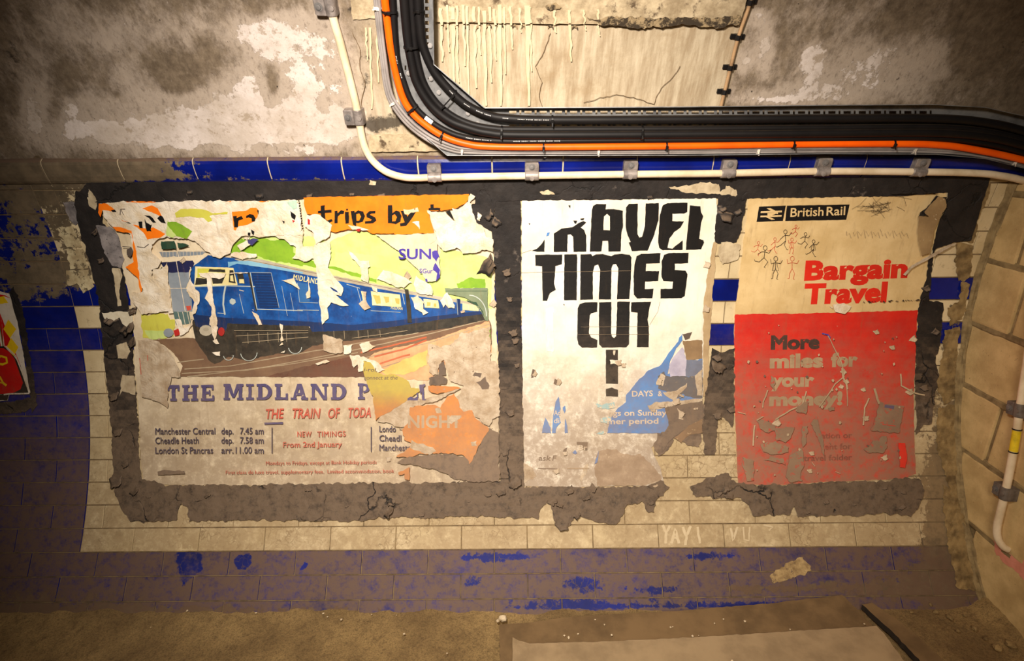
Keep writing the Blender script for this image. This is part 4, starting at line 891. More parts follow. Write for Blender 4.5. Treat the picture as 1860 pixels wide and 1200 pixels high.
for sp, m_ in (('A 45,140 110,140 160,170 195,215 150,205 80,200 60,260 40,220', P_or), ('A 280,122 540,126 535,134 290,132', P_or), ('A 430,180 510,155 560,185 600,260 550,235 480,210 425,185', P_or), ('A 165,345 235,348 330,380 335,405 280,395 200,380', P_or), ('A 340,325 390,330 440,360 520,350 625,405 580,440 470,455 430,390 380,350', P_or), ('A 330,380 350,470 370,560 380,650 420,900 415,920 380,790 330,740 275,695 300,680 350,650 340,600 350,540', P_or), ('A 240,285 310,305 250,295', P_or), ('A 1160,118 1200,118 1195,132 1170,128', P_or), ('A 1440,122 1530,120 1525,130 1450,130', P_or), ('A 1205,215 1330,205 1370,180 1420,175 1442,200 1430,260 1400,300 1320,330 1250,345 1240,375 1222,370 1210,280', P_or),
               ('A 710,225 760,190 880,185 960,190 1040,225 1170,215 1165,235 1040,240 1010,250 1035,290 1000,305 960,270 840,255 720,265', P_yel), ('A 640,300 720,300 790,340 860,385 810,450 730,430 670,410 650,380', P_gd), ('A 1250,510 1340,460 1380,490 1280,555', P_torn), ('A 1340,460 1390,445 1440,455 1380,505 1345,490', P_navy), ('A 590,475 705,465 720,535 595,540', P_gk), ('A 730,480 800,490 835,510 740,530', P_gk),
               ('A 390,300 422,298 428,355 400,355', P_blk), ('A 440,272 462,310 500,330 515,318 500,365 505,385 462,385 458,350 448,320', P_blk), ('A 440,245 490,245 520,270 545,310 515,308 480,265', P_blk), ('A 555,270 580,250 600,255 630,318 585,305', P_blk), ('A 150,200 185,195 200,215 165,215', P_blk), ('A 265,295 330,318 300,310', P_blk), ('A 1215,252 1245,250 1248,270 1290,250 1305,275 1265,290 1258,345 1228,350', P_blk), ('A 1330,250 1360,235 1395,238 1410,270 1405,295 1380,300 1378,270 1350,262 1330,270', P_blk), ('A 1425,205 1435,192 1442,205 1435,240', P_blk), ('A 1345,395 1370,395 1365,425 1345,420', P_blk), ('A 1370,370 1400,385 1395,420 1380,400', P_blk),
               ('A 1715,205 1760,245 1755,285 1725,265', P_blk), ('A 1680,130 1770,115 1775,180 1740,190', paper('pale_teal_stain', (170, 204, 184), (206, 216, 196), 0, .6)), ('A 1640,290 1660,320 1665,300', P_blk), ('A 1730,285 1755,290 1740,308', PAPER['buffer_red']), ('A 1700,580 1700,580 1702,585', P_blk), ('A 290,545 330,520 345,560 320,610 290,590', P_mas), ('A 650,280 640,330 720,420 690,440 630,420', P_gl)):
    if sp.startswith('A 1700,580'): continue
    C_.p(sp, m_, 1.0)
C_.l('A 230,240 235,190 275,190', P_mas, 1.2); C_.l('A 240,195 260,240', P_mas, 1); C_.l('A 380,515 440,525 480,495', P_mas, 1.2, 1); C_.l('A 250,515 330,522', P_mas, 1.2, .6)
for i in range(12): C_.p(f'A {1783 + i * 3},{112 + i * 22} {1793 + i * 3},{112 + i * 22} {1796 + i * 3},{126 + i * 22} {1786 + i * 3},{126 + i * 22}', P_blk, .2)
o = C_.build('poster_remnant'); tag(o, 'ragged white paper layer with orange and lime scraps above the front of the train', 'poster remnant')
for x, y, s_, a_, l_ in ((400, 405, 9, .3, .8), (450, 425, 9, -.2, .9), (265, 447, 10, .1, 1.0), (330, 470, 8, .7, .8), (525, 400, 8, .3, .8), (380, 395, 8, .9, .7)): flake(o, x, y, s_, a_, l_, P_torn, name='paper_curl')
n = NT('yellow_to_orange_fade'); sep = n.t.nodes.new('ShaderNodeSeparateXYZ'); n.t.links.new(n.pos.outputs['Position'], sep.inputs[0])
za, zb = w1(690, 740).z, w1(690, 690).z
P_fade = n.fin(n.dust(n.mix(n.ramp(n.math('ADD', sep.outputs['Z'], n.math('MULTIPLY', n.noise(20, 6), .03)), za, zb), (196, 122, 60), (186, 166, 74)), .6), .6, n.noise(60, 6), .2, .001)
Y_ = Art(.0045 + 240 * LS)
Y_.sheet([ragged(Z('D 400,300 450,310 500,380 540,400 640,400 730,450 745,495 800,500 810,520 700,600 610,660 530,700 490,735 480,680 470,560 445,510 420,440 400,400'), 1.2, 4, 3)], P_fade, Y_.z, skirt=.004, grid=12)
for sp in ('D 722,572 745,560 770,572 790,560 786,532 798,535 797,587 720,587', 'D 806,476 852,468 848,482 838,490 842,575 856,578 850,588 825,585 826,520 815,545'): Y_.p(sp, P_violet if False else P_navy, .6)
Y_.t('i-rol,', (661, 674), (685, 675), 7, P_mas, bold=.008, shear=.15); Y_.t('connect at the', (661, 689), (722, 689), 7, P_mas, bold=.008, shear=.15)
o = Y_.build('poster_remnant'); tag(o, 'yellow to orange paper wedge reading connect at the, covering the letters after P', 'poster remnant')
N_ = Art(.0045 + 245 * LS)
N_.sheet([ragged(Z('D 870,480 960,482 1060,485 1105,495 1000,530 940,540 890,530 870,510'), 1.2, 4, 1)], P_ord, N_.z, skirt=.004, grid=12)
N_.sheet([ragged(Z('D 740,640 800,625 900,620 960,640 985,600 1010,560 1060,535 1090,580 1095,640 1130,670 1190,660 1200,700 1310,790 1250,910 1170,1050 1130,990 1000,970 860,975 720,1000 640,1000 760,900 700,870 680,800 730,740'), 2.0, 4, 4)], P_ord, N_.z, skirt=.004, grid=12)
P_let = paper('worn_grey_letters', (190, 168, 140), (168, 146, 118), .3, .6, (214, 136, 60), chips=60)
N_.t('NIGHT', (741, 776), (838, 776), 21, P_let, bold=.03, track=1.05)
for sp in ('D 920,650 960,640 970,680 930,680', 'D 1180,890 1220,880 1225,920 1190,920', 'D 750,880 900,930 930,960 880,985 740,930', 'D 1000,740 1030,700 1110,700 1100,720 1040,760'): N_.p(sp, P_tornd, 2)
N_.p('D 650,1110 690,1100 735,1070 735,1165 700,1160 700,1120 660,1130', PAPER['red_track_line'] if False else P_ord, 1.5)
o = N_.build('poster_remnant'); tag(o, 'faded orange remnant with worn letters NIGHT low on the train poster', 'poster remnant')
for x, y, s_, a_, l_ in ((790, 822, 8, .3, 1.0), (825, 812, 9, .5, 1.0), (730, 772, 9, .1, 1.1)): flake(o, x, y, s_, a_, l_, P_tornd, name='paper_curl')

# --- 2: TRAVEL TIMES CUT poster
P_pap2 = paper('white_poster_paper', (244, 236, 220), (228, 216, 194), .62, .735, (170, 146, 116), stain=.22, mott=7, chips=60)
T_ = Art(.0045)
T_.sheet([ragged([(948, 362), (1100, 359), (1300, 354), (1304, 400), (1297, 450), (1290, 490), (1286, 540), (1280, 620), (1278, 700), (1274, 738), (1230, 748), (1218, 768), (1208, 786), (1194, 800), (1184, 812), (1188, 826), (1200, 848), (1205, 872), (1196, 881), (1120, 882), (1050, 884), (953, 883), (950, 780), (948, 600)], 1.2, 5, .7)], P_pap2, T_.z, skirt=0, grid=12)
T_.p('P 1277,560 1285,500 1296,440 1302,440 1294,540 1288,640 1286,720 1277,720', paper('brown_paper_edge', (190, 166, 128), (164, 138, 100), .4, .66), 1.5)
for sp, h_ in (('E 140,460 180,445 215,412 237,378 236,471 182,470', ()), ('E 303,470 303,336 360,300 440,290 480,262 520,245 541,256 500,292 525,310 540,350 540,468 448,470 442,360 425,342 405,345 402,470', ()),
               ('E 565,468 580,165 590,136 615,122 685,122 680,160 740,158 805,170 806,290 797,320 790,466 700,467 697,388 657,390 650,467', ('E 664,310 668,212 690,193 712,212 711,311',)), ('E 828,145 850,120 915,118 912,220 912,340 925,365 945,360 965,280 972,118 1068,114 1064,240 1035,340 985,460 870,464 848,402 862,397 840,350 825,290', ()),
               ('E 1060,400 1075,200 1095,132 1130,114 1275,112 1274,180 1250,192 1165,192 1165,246 1250,248 1225,290 1180,325 1145,370 1130,440 1165,445 1240,385 1240,455 1095,458 1068,440', ()), ('E 1292,130 1370,138 1373,180 1390,210 1375,260 1365,340 1360,374 1392,385 1395,402 1375,450 1263,456', ()),
               ('E 168,490 365,488 362,560 315,572 312,640 305,700 318,745 275,770 255,825 222,825 218,572 170,570', ()), ('E 380,488 470,486 475,515 470,820 378,820', ()), ('E 498,486 575,484 585,500 610,486 660,484 700,495 722,500 745,488 800,484 855,490 868,510 862,700 852,812 762,814 772,590 755,557 735,560 722,590 720,815 630,815 640,600 625,560 600,570 588,620 588,815 495,818', ()),
               ('E 885,780 883,650 890,560 905,500 940,482 1078,478 1075,552 975,555 972,608 1070,608 1062,680 968,685 965,740 1028,735 1020,805 910,808', ()), ('E 1283,475 1280,552 1185,555 1183,600 1260,605 1275,630 1265,720 1255,790 1230,805 1078,808 1080,738 1165,735 1170,685 1100,680 1085,650 1088,540 1105,490 1140,478', ()),
               ('E 620,835 620,905 575,915 565,930 558,1060 575,1090 620,1110 618,1165 510,1165 482,1140 473,1090 478,880 492,848 530,836', ()), ('E 632,835 722,832 720,1060 728,1085 742,1095 756,1080 765,830 856,830 850,1140 830,1162 655,1165 632,1140', ()), ('E 866,835 1010,830 1000,870 985,960 995,1010 993,1160 908,1160 912,910 866,905', ()),
               ('F 682,140 770,140 770,388 682,386', ()), ('F 682,425 725,415 770,430 770,480 684,478', ())):
    T_.p(sp, P_blk, .45, 4, h_)
T_.p('F 615,900 640,870 760,865 800,900 930,900 1010,960 1080,1050 1085,1095 960,1125 620,1125 600,1000', paper('grimy_under_paper', (188, 166, 140), (150, 128, 104), .5, .64, (206, 188, 160), .8, 20, 50, .5), 2.5)
T_.p('F 80,960 140,990 180,1060 90,1110', P_tornd, 2); T_.p('F 490,1080 530,980 552,965 545,1030 510,1090', P_torn, 1)
for sp in ('E 408,132 425,130 422,155', 'E 445,240 475,242 465,265 455,262', 'E 495,228 525,224 520,240 500,238', 'E 120,260 135,265 125,272', 'E 370,848 382,850 380,860'): T_.p(sp, P_blk, .4)
for sp in ('F 710,210 770,215 800,235 790,255 740,240 712,245', 'F 735,145 750,145 745,180 738,180', 'F 795,340 780,440 800,440 805,380'): T_.p(sp, P_torn, 1)
for sp in ('E 246,880 305,870 300,1000 310,1170 300,1196 250,1190', ): T_.p(sp, paper('brighter_paper_strip', (246, 240, 226), (236, 226, 206), .35, .72), 1)
for l_ in ('E 70,480 140,455', 'E 1075,830 1060,900 1000,1000', 'E 65,620 480,612 870,606', 'E 500,1015 1000,1012', 'E 480,1070 1000,1068'): T_.l(l_, paper('crease', (120, 104, 84), (150, 130, 104), .2), .45, .3)
T_.p('E 255,330 272,325 265,350 250,355', paper('sky_blue_print', (86, 138, 198), (70, 118, 180), .4, .69, (206, 190, 164), chips=70), .8)
for sp in ('F 150,280 165,285 155,340 140,345', 'F 310,350 330,360 325,400 300,385', 'F 380,860 400,850 395,880 370,880'): T_.p(sp, P_mas, 1)
T_.t('ask', (978, 836), (1000, 836), 9, P_mas, bold=.012, shear=.2); T_.t('F', (1003, 836), (1009, 836), 9, P_mas, bold=.012, shear=.2)
T_.p('F 470,810 550,812 548,870 520,868 500,828 472,828', P_mas, .4); T_.t('Br', (1051, 817), (1067, 817), 9, P_torn, bold=.02)
T_.l('F 190,1000 330,1005', P_mas, 1.5, .6); T_.l('F 400,1000 560,1000', P_let, 2, .6)
P_sky = PAPER['sky_blue_print']
for sp in ('F 300,440 310,600 330,480 345,470 480,600 540,560', ): pass
poster2 = T_.build('text_poster'); tag(poster2, 'white poster with big torn black letters TRAVEL TIMES CUT', 'poster')
for x, y, s_, a_, l_ in ((1122, 655, 9, .3, 1.1), (1132, 660, 7, .1, 1.0), (968, 676, 8, .9, .9), (1011, 692, 9, 1.1, 1.0), (1010, 852, 8, .3, 1.1), (1026, 820, 7, .2, 1.0), (1278, 560, 10, 1.3, .9), (1280, 480, 9, 1.2, 1.0), (1188, 875, 10, .4, .9)): flake(poster2, x, y, s_, a_, l_, P_tornd, name='paper_curl')

U = Art(T_.z + .0003)
U.sheet([ragged(Z('F 690,745 715,640 770,560 828,520 830,470 870,420 900,380 940,340 990,290 1030,275 1080,250 1150,150 1205,80 1215,50 1240,20 1238,70 1195,130 1150,220 1130,320 1280,250 1382,200 1382,500 1270,505 1110,545 1125,620 1142,690 1100,746'), 1.0, 4, 1)], P_sky, U.z, skirt=.003, grid=10)
for sp in ('F 218,745 240,628 262,665 280,705 284,745', 'F 288,745 292,700 305,580 318,520 338,480 352,560 345,620 356,670 325,700 318,745', 'F 368,560 384,545 386,600 380,590', 'F 385,640 400,690 406,745 384,745', 'F 440,890 458,868 475,890 460,898', 'F 600,970 610,930 628,870 630,900 618,960'): U.p(sp, P_sky, 1.2)
for sp in ('F 600,520 650,540 740,520 750,560 700,570 640,570 615,555', 'F 640,640 690,625 720,640 700,670 640,665', 'F 612,745 660,730 680,742 640,755'): U.p(sp, paper('teal_flecks', (130, 176, 180), (160, 180, 176), .1, .52, (206, 186, 158), chips=90), 1.5)
P_w2 = paper('pale_letters', (214, 196, 176), (196, 178, 158), .3, .66, (96, 140, 196), chips=90)
U.t('DAYS', (1148, 720), (1186, 719), 10, P_w2, bold=.02); U.t('&', (1195, 719), (1203, 719), 9, P_w2, bold=.02); U.t('ngs on Sunday', (1105, 755), (1211, 754), 10, P_w2, bold=.02); U.t('mer period', (1103, 770), (1196, 769), 10, P_w2, bold=.02); U.t('Ad', (1006, 754), (1018, 754), 9, P_w2, bold=.01); U.t('di', (1006, 768), (1016, 768), 9, P_w2, bold=.01)
for sp, m_ in (('F 1240,75 1382,70 1382,205 1270,215 1255,150', paper('photo_brown', (150, 122, 88), (122, 98, 70), .3, .68)), ('F 1175,190 1240,120 1270,230 1265,330 1150,340 1140,260', paper('photo_lilac', (196, 190, 206), (160, 156, 180), .2, .68)), ('F 1268,215 1382,210 1382,330 1262,340', paper('photo_slate', (112, 120, 140), (88, 98, 118), .3, .66, (176, 156, 120))), ('F 1120,330 1382,335 1382,500 1260,470 1220,500 1110,440 1060,420 1060,330 1100,300', paper('photo_dark', (96, 96, 100), (76, 80, 88), .35, .62, (176, 156, 124))),
               ('F 1045,380 1080,310 1115,330 1095,405', P_tornd), ('F 985,545 1050,520 1200,515 1280,500 1385,490 1380,520 1200,540 1060,570 1000,575', P_tornd), ('F 1095,450 1190,440 1240,400 1275,380 1270,410 1215,460 1180,510 1130,480', P_tornd), ('F 1205,490 1240,460 1270,490 1260,500', P_sky), ('F 1240,30 1310,10 1290,60 1255,70', P_mas),
               ('F 1110,560 1200,545 1385,510 1385,640 1330,690 1280,700 1200,760 1150,800 1100,870 1085,800 1145,690 1125,620', P_mas), ('F 1200,560 1240,590 1245,650 1215,640', P_tornd), ('F 1330,330 1382,280 1382,470 1350,470', P_tornd), ('F 1180,780 1280,700 1385,640 1385,740 1290,760 1230,820', paper('rusty_patch', (140, 108, 74), (110, 84, 58), .4, .6, (196, 170, 130))), ('F 1150,20 1320,0 1300,80 1380,140 1260,120 1200,160', P_tornd if False else PAPER['crease'])): U.p(sp, m_, 1.5) if not sp.startswith('F 1150,20') else None
o = U.build('poster_remnant'); tag(o, 'sky blue remnant reading on Sunday with torn photo corner, low on white poster', 'poster remnant')
for x, y, s_, a_, l_ in ((1190, 690, 12, 1.2, 1.0), (1225, 722, 14, .4, 1.1), (1240, 712, 10, -.4, 1.0), (1232, 748, 12, .9, 1.1), (1200, 728, 12, .1, .9), (1262, 735, 9, .2, .9), (1185, 740, 8, .2, .9)): flake(o, x, y, s_, a_, l_, P_tornd, name='paper_curl')
scrap([(1200, 750), (1212, 742), (1240, 738), (1280, 735), (1276, 780), (1270, 812), (1250, 808), (1225, 796), (1212, 818), (1196, 828), (1188, 812)], 'rough adhesive scab under the blue remnant beside the upright mastic patch', P_mas, .0075, 3, 12, -.001, .002, name='adhesive_patch')

# --- 3: the red and cream poster
P_buff = paper('buff_poster_paper', (226, 198, 146), (206, 176, 122), .45, .74, (150, 118, 76), stain=.45, mott=8, chips=60)
P_rd = paper('red_print_panel', (216, 40, 26), (198, 34, 26), .58, .695, (186, 160, 130), chips=58, mott=12)
P_rdl = paper('red_letters', (222, 44, 24), (206, 36, 20), .2, .71, (220, 190, 140), chips=60)
P_mg = paper('grimy_letters', (186, 158, 124), (160, 134, 104), .3, .62, (180, 70, 52), chips=70)
P_dk3 = paper('dark_letters', (62, 44, 40), (80, 56, 48), .2, .66, (170, 60, 46), chips=80)
S_ = Art(.0045)
S_.sheet([ragged([(1360, 357), (1500, 354), (1600, 354), (1640, 350), (1718, 346), (1719, 372), (1706, 400), (1697, 440), (1690, 460), (1684, 500), (1676, 550), (1669, 566), (1665, 620), (1661, 700), (1660, 770), (1664, 860), (1640, 870), (1500, 876), (1400, 882), (1340, 880), (1336, 800), (1333, 720), (1333, 600), (1336, 560), (1341, 520), (1350, 440), (1356, 400)], 1.0, 5, .9)], P_buff, S_.z, skirt=0, grid=12)
S_.p('P 1335,571 1400,570 1500,568 1667,563 1664,640 1660,700 1660,770 1664,860 1640,869 1500,875 1400,881 1341,879 1337,800 1334,720 1334,600', P_rd, .8)
S_.p('G 235,140 430,133 408,245 217,252', P_blk, .25); S_.p('G 438,133 893,125 868,237 425,245', P_blk, .25)
for sp in ('G 248,174 402,169 401,182 246,187', 'G 246,206 400,201 398,213 244,218', 'G 290,152 318,151 372,180 372,196 350,190', 'G 296,188 372,182 350,196 320,206 296,206', 'G 274,212 300,210 352,234 326,237'): S_.p(sp, P_buff, .15)
S_.t('British', (1435.5, 393.5), (1495.5, 391.5), 15.5, P_buff, bold=.012, shear=.1); S_.t('Rail', (1501, 391.5), (1535, 390), 15.5, P_buff, bold=.012, shear=.1)
S_.t('Bargain', (1460.5, 507.5), (1648, 502.5), 32, P_rdl, bold=.05, shear=.12); S_.t('Travel', (1459, 550.5), (1610, 546.5), 33, P_rdl, bold=.05, shear=.12)
S_.t('More', (1400, 633.5), (1489, 632), 23, P_dk3, bold=.05, shear=.04); S_.t('miles', (1398, 667.5), (1495, 665.5), 23, P_mg, bold=.05, shear=.04); S_.t('for', (1509, 665), (1558, 664), 23, P_mg, bold=.05, shear=.04); S_.t('your', (1400, 701.5), (1479, 700.5), 22, P_mg, bold=.05, shear=.04); S_.t('money!', (1397, 736), (1530, 734), 22, P_mg, bold=.05, shear=.04)
P_f3 = paper('faint_dark_letters', (118, 48, 40), (140, 54, 44), .3, .58, (186, 62, 48), chips=70)
S_.t('ation or', (1492, 796), (1548, 795), 10, P_f3, bold=.02); S_.t('ent for', (1498, 816), (1547, 815), 10, P_f3, bold=.02); S_.t('travel folder', (1460, 837), (1548, 835), 10, P_f3, bold=.02)
P_l3 = paper('thin_black_ink', (44, 36, 34), None, 0, .7); P_l4 = paper('thin_red_ink', (206, 82, 58), None, 0, .7)


def stick(x, y, s, m, pose):
    """little running line figure"""
    q = lambda pts: [(1320 + (x + s * a) / 4, 340 + (y + s * b) / 4) for a, b in pts]
    S_.l([(1320 + (x + s * (.02 + .2 * math.cos(a * .5236))) / 4, 340 + (y + s * (-1.0 + .24 * math.sin(a * .5236))) / 4) for a in range(13)], m, .75)
    P_ = {0: ([(0, -.75), (-.1, 0)], [(-.75, -.35), (-.35, -.6), (0, -.6), (.4, -.45), (.65, -.8)], [(-.1, 0), (.3, .45), (-.1, 1.0), (.05, 1.05)], [(-.1, 0), (-.6, .45), (-1.05, .35), (-1.1, .2)]),
          1: ([(0, -.75), (0, 0)], [(-.5, -.95), (-.45, -.5), (0, -.6), (.5, -.5), (.7, -.85)], [(0, 0), (.25, .5), (.1, 1.05), (.25, 1.08)], [(0, 0), (-.25, .5), (-.3, 1.0), (-.45, 1.0)]),
          2: ([(0, -.75), (.05, .05)], [(-.6, -.1), (-.3, -.4), (0, -.6), (.45, -.55), (.8, -.95)], [(.05, .05), (-.1, .55), (.2, 1.1), (.35, 1.1)], [(.05, .05), (-.5, .55), (-1.0, .8), (-1.1, .7)])}[pose % 3]
    for pts in P_: S_.l(q(pts), m, .8)
    if pose >= 3: S_.l(q([(-.15, -.6), (-.35, .2), (.3, .2), (.12, -.6)]), m, .7)


for x, y, s, m, p_ in ((230, 450, 46, P_l4, 0), (350, 425, 48, P_l4, 2), (473, 430, 50, P_l4, 4), (503, 320, 38, P_l4, 0), (475, 590, 72, P_l4, 1), (425, 385, 62, P_l3, 2), (572, 390, 50, P_l3, 0), (630, 445, 52, P_l3, 5), (278, 510, 70, P_l3, 0), (355, 590, 72, P_l3, 4)): stick(x, y, s, m, p_)
rr = random.Random(3)
for i in range(34):
    cx, cy = rr.gauss(1598, 20), rr.gauss(378, 8); a = rr.uniform(0, 3.14); l_ = rr.uniform(6, 26)
    S_.l([(cx - l_ * math.cos(a), cy - l_ * .5 * math.sin(a)), (cx + rr.uniform(-2, 2), cy + rr.uniform(-2, 2)), (cx + l_ * math.cos(a), cy + l_ * .5 * math.sin(a))], P_l3, .45, .6)
for i in range(9): S_.l([(1535 + i * 13 + rr.uniform(-3, 3), 418 + rr.uniform(-4, 4)), (1538 + i * 13, 428), (1543 + i * 13, 418 + rr.uniform(-3, 6)), (1546 + i * 13, 432)], PAPER['crease'], .6, .8)
P_chip3 = paper('pale_scar', (206, 184, 150), (170, 148, 118), .25, .66, (140, 110, 84))
for sp, ws in (('H 650,95 690,105 705,125', 2.4), ('H 690,110 740,210', 1.5), ('H 740,210 775,265 790,330', 1.8), ('H 788,330 795,395', 4.2), ('H 795,395 740,440 690,515 630,595', 2.0), ('H 795,395 815,440 822,475', 3.2), ('H 818,475 822,590', 1.3), ('H 205,690 250,660', 2), ('H 330,680 400,640 470,600 560,560', 2.4), ('H 1185,370 1190,450 1270,500 1350,515', 2.6), ('H 1005,470 1025,540 1040,575', 4), ('H 970,535 940,600 930,720', 2.6), ('H 280,480 250,560 245,600', 2.2), ('H 75,630 130,645', 1.2), ('H 545,490 520,570 470,620', 2.2), ('H 190,720 180,860', 2.6), ('H 740,1035 775,1050', 1), ('H 580,970 600,1000', 1)):
    S_.l(sp, P_chip3 if ws != 2.4 or '650' not in sp else P_violet, ws, .8)
P_scuff = paper('scuffed_red', (150, 122, 96), (128, 98, 78), .3, .56, (180, 66, 50), .75, chips=50)
for sp in ('H 205,690 240,675 330,720 335,755 270,770 235,740', 'H 1045,565 1205,590 1175,775 1105,770 980,755 1010,690', 'H 325,740 465,728 455,760 430,800 400,835 340,825', 'H 515,720 550,722 545,830 520,870 510,800', 'H 570,710 610,660 640,760 665,850 660,930 640,860 610,770', 'H 230,850 330,830 420,870 420,900 330,925 250,900', 'H 430,930 510,870 530,980 500,1060 520,1100 430,1110 405,1070 420,980', 'H 940,890 1000,830 1090,790 1095,860 1060,910 960,905', 'H 110,930 180,960 185,1095 145,1100 110,1000', 'H 250,960 300,940 390,945 400,990 280,960', 'H 300,380 330,400 325,485 300,450', 'H 480,590 560,550 540,640 480,630', 'H 690,600 740,590 735,620 700,625'): S_.p(sp, P_scuff, 2.2)
S_.p('H 1080,580 1142,588 1138,610 1075,600', P_navy, .4); S_.l('H 1060,715 1150,725', P_rdl, 1.2, .8)
S_.p('H 1170,840 1215,840 1230,950 1215,1010 1180,1005', paper('bright_red_scrap', (230, 40, 24), (216, 34, 20), .1, .72), 1)
for sp in ('G 770,850 850,840 905,865 860,920 790,905', 'G 740,855 770,870 765,885'): S_.p(sp, P_torn, 1)
for i in range(26): S_.p([(1560 + i * 5 + rr.uniform(-2, 2) + a, 549 - i * .2 + rr.uniform(-1.5, 1.5) + b) for a, b in ((-2, 0), (0, -1.2), (2.2, .2), (0, 1.2))], P_l3, .3) if rr.random() < .75 else None
for i in range(46):
    x, y = rr.uniform(1345, 1655), rr.uniform(590, 870); r_ = rr.uniform(.8, 3)
    S_.p([(x + r_ * rr.uniform(.6, 1.2) * math.cos(a), y + r_ * rr.uniform(.6, 1.6) * math.sin(a)) for a in (0, 1.2, 2.4, 3.6, 4.9)], P_chip3 if rr.random() < .7 else P_mas, .4)
for sp in ('L 700,880 800,890 795,960 760,1010 690,1060 640,1050 580,1060 540,1070 560,1030 620,990 660,930', 'L 290,850 350,835 430,850 530,845 525,860 300,862', 'L 590,845 720,842 700,855 600,855'): S_.p(sp, M['mastic'], 1.4)
S_.p('N 330,440 380,430 220,525 60,610 20,660 0,650 60,590 200,510', P_tornd, .6); S_.p('N 205,150 250,100 300,120 305,180 220,330 190,500 130,520 105,380 110,240 180,250 150,210', paper('peeled_grey_paper', (170, 142, 100), (138, 112, 78), .2, .62), 1.2)
poster3 = S_.build('railway_poster'); tag(poster3, 'cream and red Bargain Travel poster beside the block wall', 'poster')
for x, y, s_, a_, l_ in ((1656, 613, 9, .8, .9), (1530, 672, 8, .6, .9), (1535, 690, 7, .4, .9), (1408, 764, 11, .7, .9), (1422, 814, 7, .3, 1.0), (1474, 820, 7, .2, 1.0), (1651, 708, 9, .4, .9), (1572, 756, 8, .2, .9), (1605, 828, 8, .5, 1.0), (1470, 852, 7, .2, .8), (1590, 600, 7, .3, .9), (1620, 628, 7, .2, .9), (1525, 700, 7, 1.0, .9), (1567, 705, 6, .4, .9)): flake(poster3, x, y, s_, a_, l_, P_chip3, name='paper_curl')

# --- poster cut by the left edge of the frame
E_ = Art(.0035)
E_.sheet([ragged([(-70, 520), (0, 529), (17, 533), (32, 587), (55, 713), (17, 717), (14, 727), (-70, 732)], .8, 4, .2)], P_pap2 if False else paper('scuffed_white_poster', (226, 214, 196), (196, 184, 166), .3, .64, (176, 60, 40)), E_.z, skirt=0, grid=10)
P_rs = paper('glossy_red', (206, 22, 18), (180, 16, 14), .1, None, rough=.3); P_ys = paper('glossy_yellow', (240, 200, 20), (226, 184, 14), .1, None, rough=.3)
E_.p('d -40,400 30,408 60,425 20,412 -40,430', P_rs, .8); E_.p('d -40,425 22,412 45,450 10,455 -40,450', P_ys, .8)
E_.p('d 0,505 112,790 80,740 40,700 25,690 10,560', P_rs, .3); E_.p('d -50,480 0,505 10,560 20,690 -50,690', P_rs, .3)
for sp in ('d 45,540 88,592 55,642 18,592', 'd 60,640 100,690 75,742 36,690'): E_.p(sp, P_ys, .2)
E_.l('d -5,560 18,690', paper('green_line', (40, 120, 60)), 1.5); E_.l('d -12,560 10,690', P_torn, 3)
E_.p('d 20,685 75,740 112,790 155,940 -60,950 -60,690', P_blk, .3); E_.p('d -60,694 20,697 50,715 80,755 125,885 112,920 60,945 -60,945', P_rs, .3)
E_.l('d -30,760 5,740 35,748 38,775 15,785 -20,780', P_ys, 4, .3); E_.l('d -30,860 0,855 20,890 -5,880 -20,900', P_ys, 4, .3); E_.l('d 10,880 35,900', P_ys, 4); E_.p('d -60,950 45,948 40,980 -60,985', P_blk, 1)
E_.l('d 30,685 85,738 110,800 160,940', P_torn, 2.2, .3); E_.l('d 20,948 160,942', P_torn, 2.6, .6)
o = E_.build('advertising_poster'); tag(o, 'red and yellow poster fragment with diamonds on the dark tiles at far left', 'poster')
scrap([(24, 520), (42, 560), (54, 640), (68, 735), (58, 750), (52, 700), (36, 600), (14, 532)], 'dark mastic edge along the right side of the red and yellow poster', M['mastic'], .0025, 2, 21, -.001, .0008, name='mastic_strip', cat='mastic')
scrap([(-60, 735), (12, 730), (58, 722), (60, 736), (48, 748), (-60, 760)], 'dark mastic smear under the red and yellow poster', M['mastic'], .0025, 2, 22, -.001, .0008, name='mastic_patch', cat='mastic')

mb = MB()
root = thing('chalk_scrawl', tuple(w1(1240, 970)), 'white chalk scrawl on the lowest cream tile row below the right mastic', 'scrawl')
for i, (sp, w_) in enumerate((('k -110,460 -90,500 -70,465', 4), ('k -90,500 -92,560', 4), ('k -60,560 -40,480 -20,560', 4), ('k -52,530 -28,530', 3), ('k 0,470 20,520 45,465', 4), ('k 20,520 15,570', 4), ('k 80,470 95,560', 3.4), ('k 260,475 275,545 300,470', 3.2), ('k 330,470 335,540 360,545 365,470', 2.4), ('k 440,460 490,470 470,490', 2.6))): mb = MB(); mb.sheet([line_poly(ragged(Z(sp), .8, 4, i, False), w_ * 1.25)], M['lime'], .0012 + i * .0001, grid=12); mb.build('chalk_stroke', root)

# ------------------------------------------------------------------ cable tray, cables, conduits
def path(px, d, n_=8, fn=wp):
    px = np.array(px, float); dd = np.broadcast_to(d, (len(px),)); C3 = catmull(fn(px, dd), n_); return C3


TD = .046
tray = thing('cable_tray', tuple(w1(880, 240, 0)), 'perforated galvanised steel tray bending from vertical to horizontal behind the cables', 'cable tray')


def pbuild(mb, name, root, **k): return mb.build(name, root, **k)


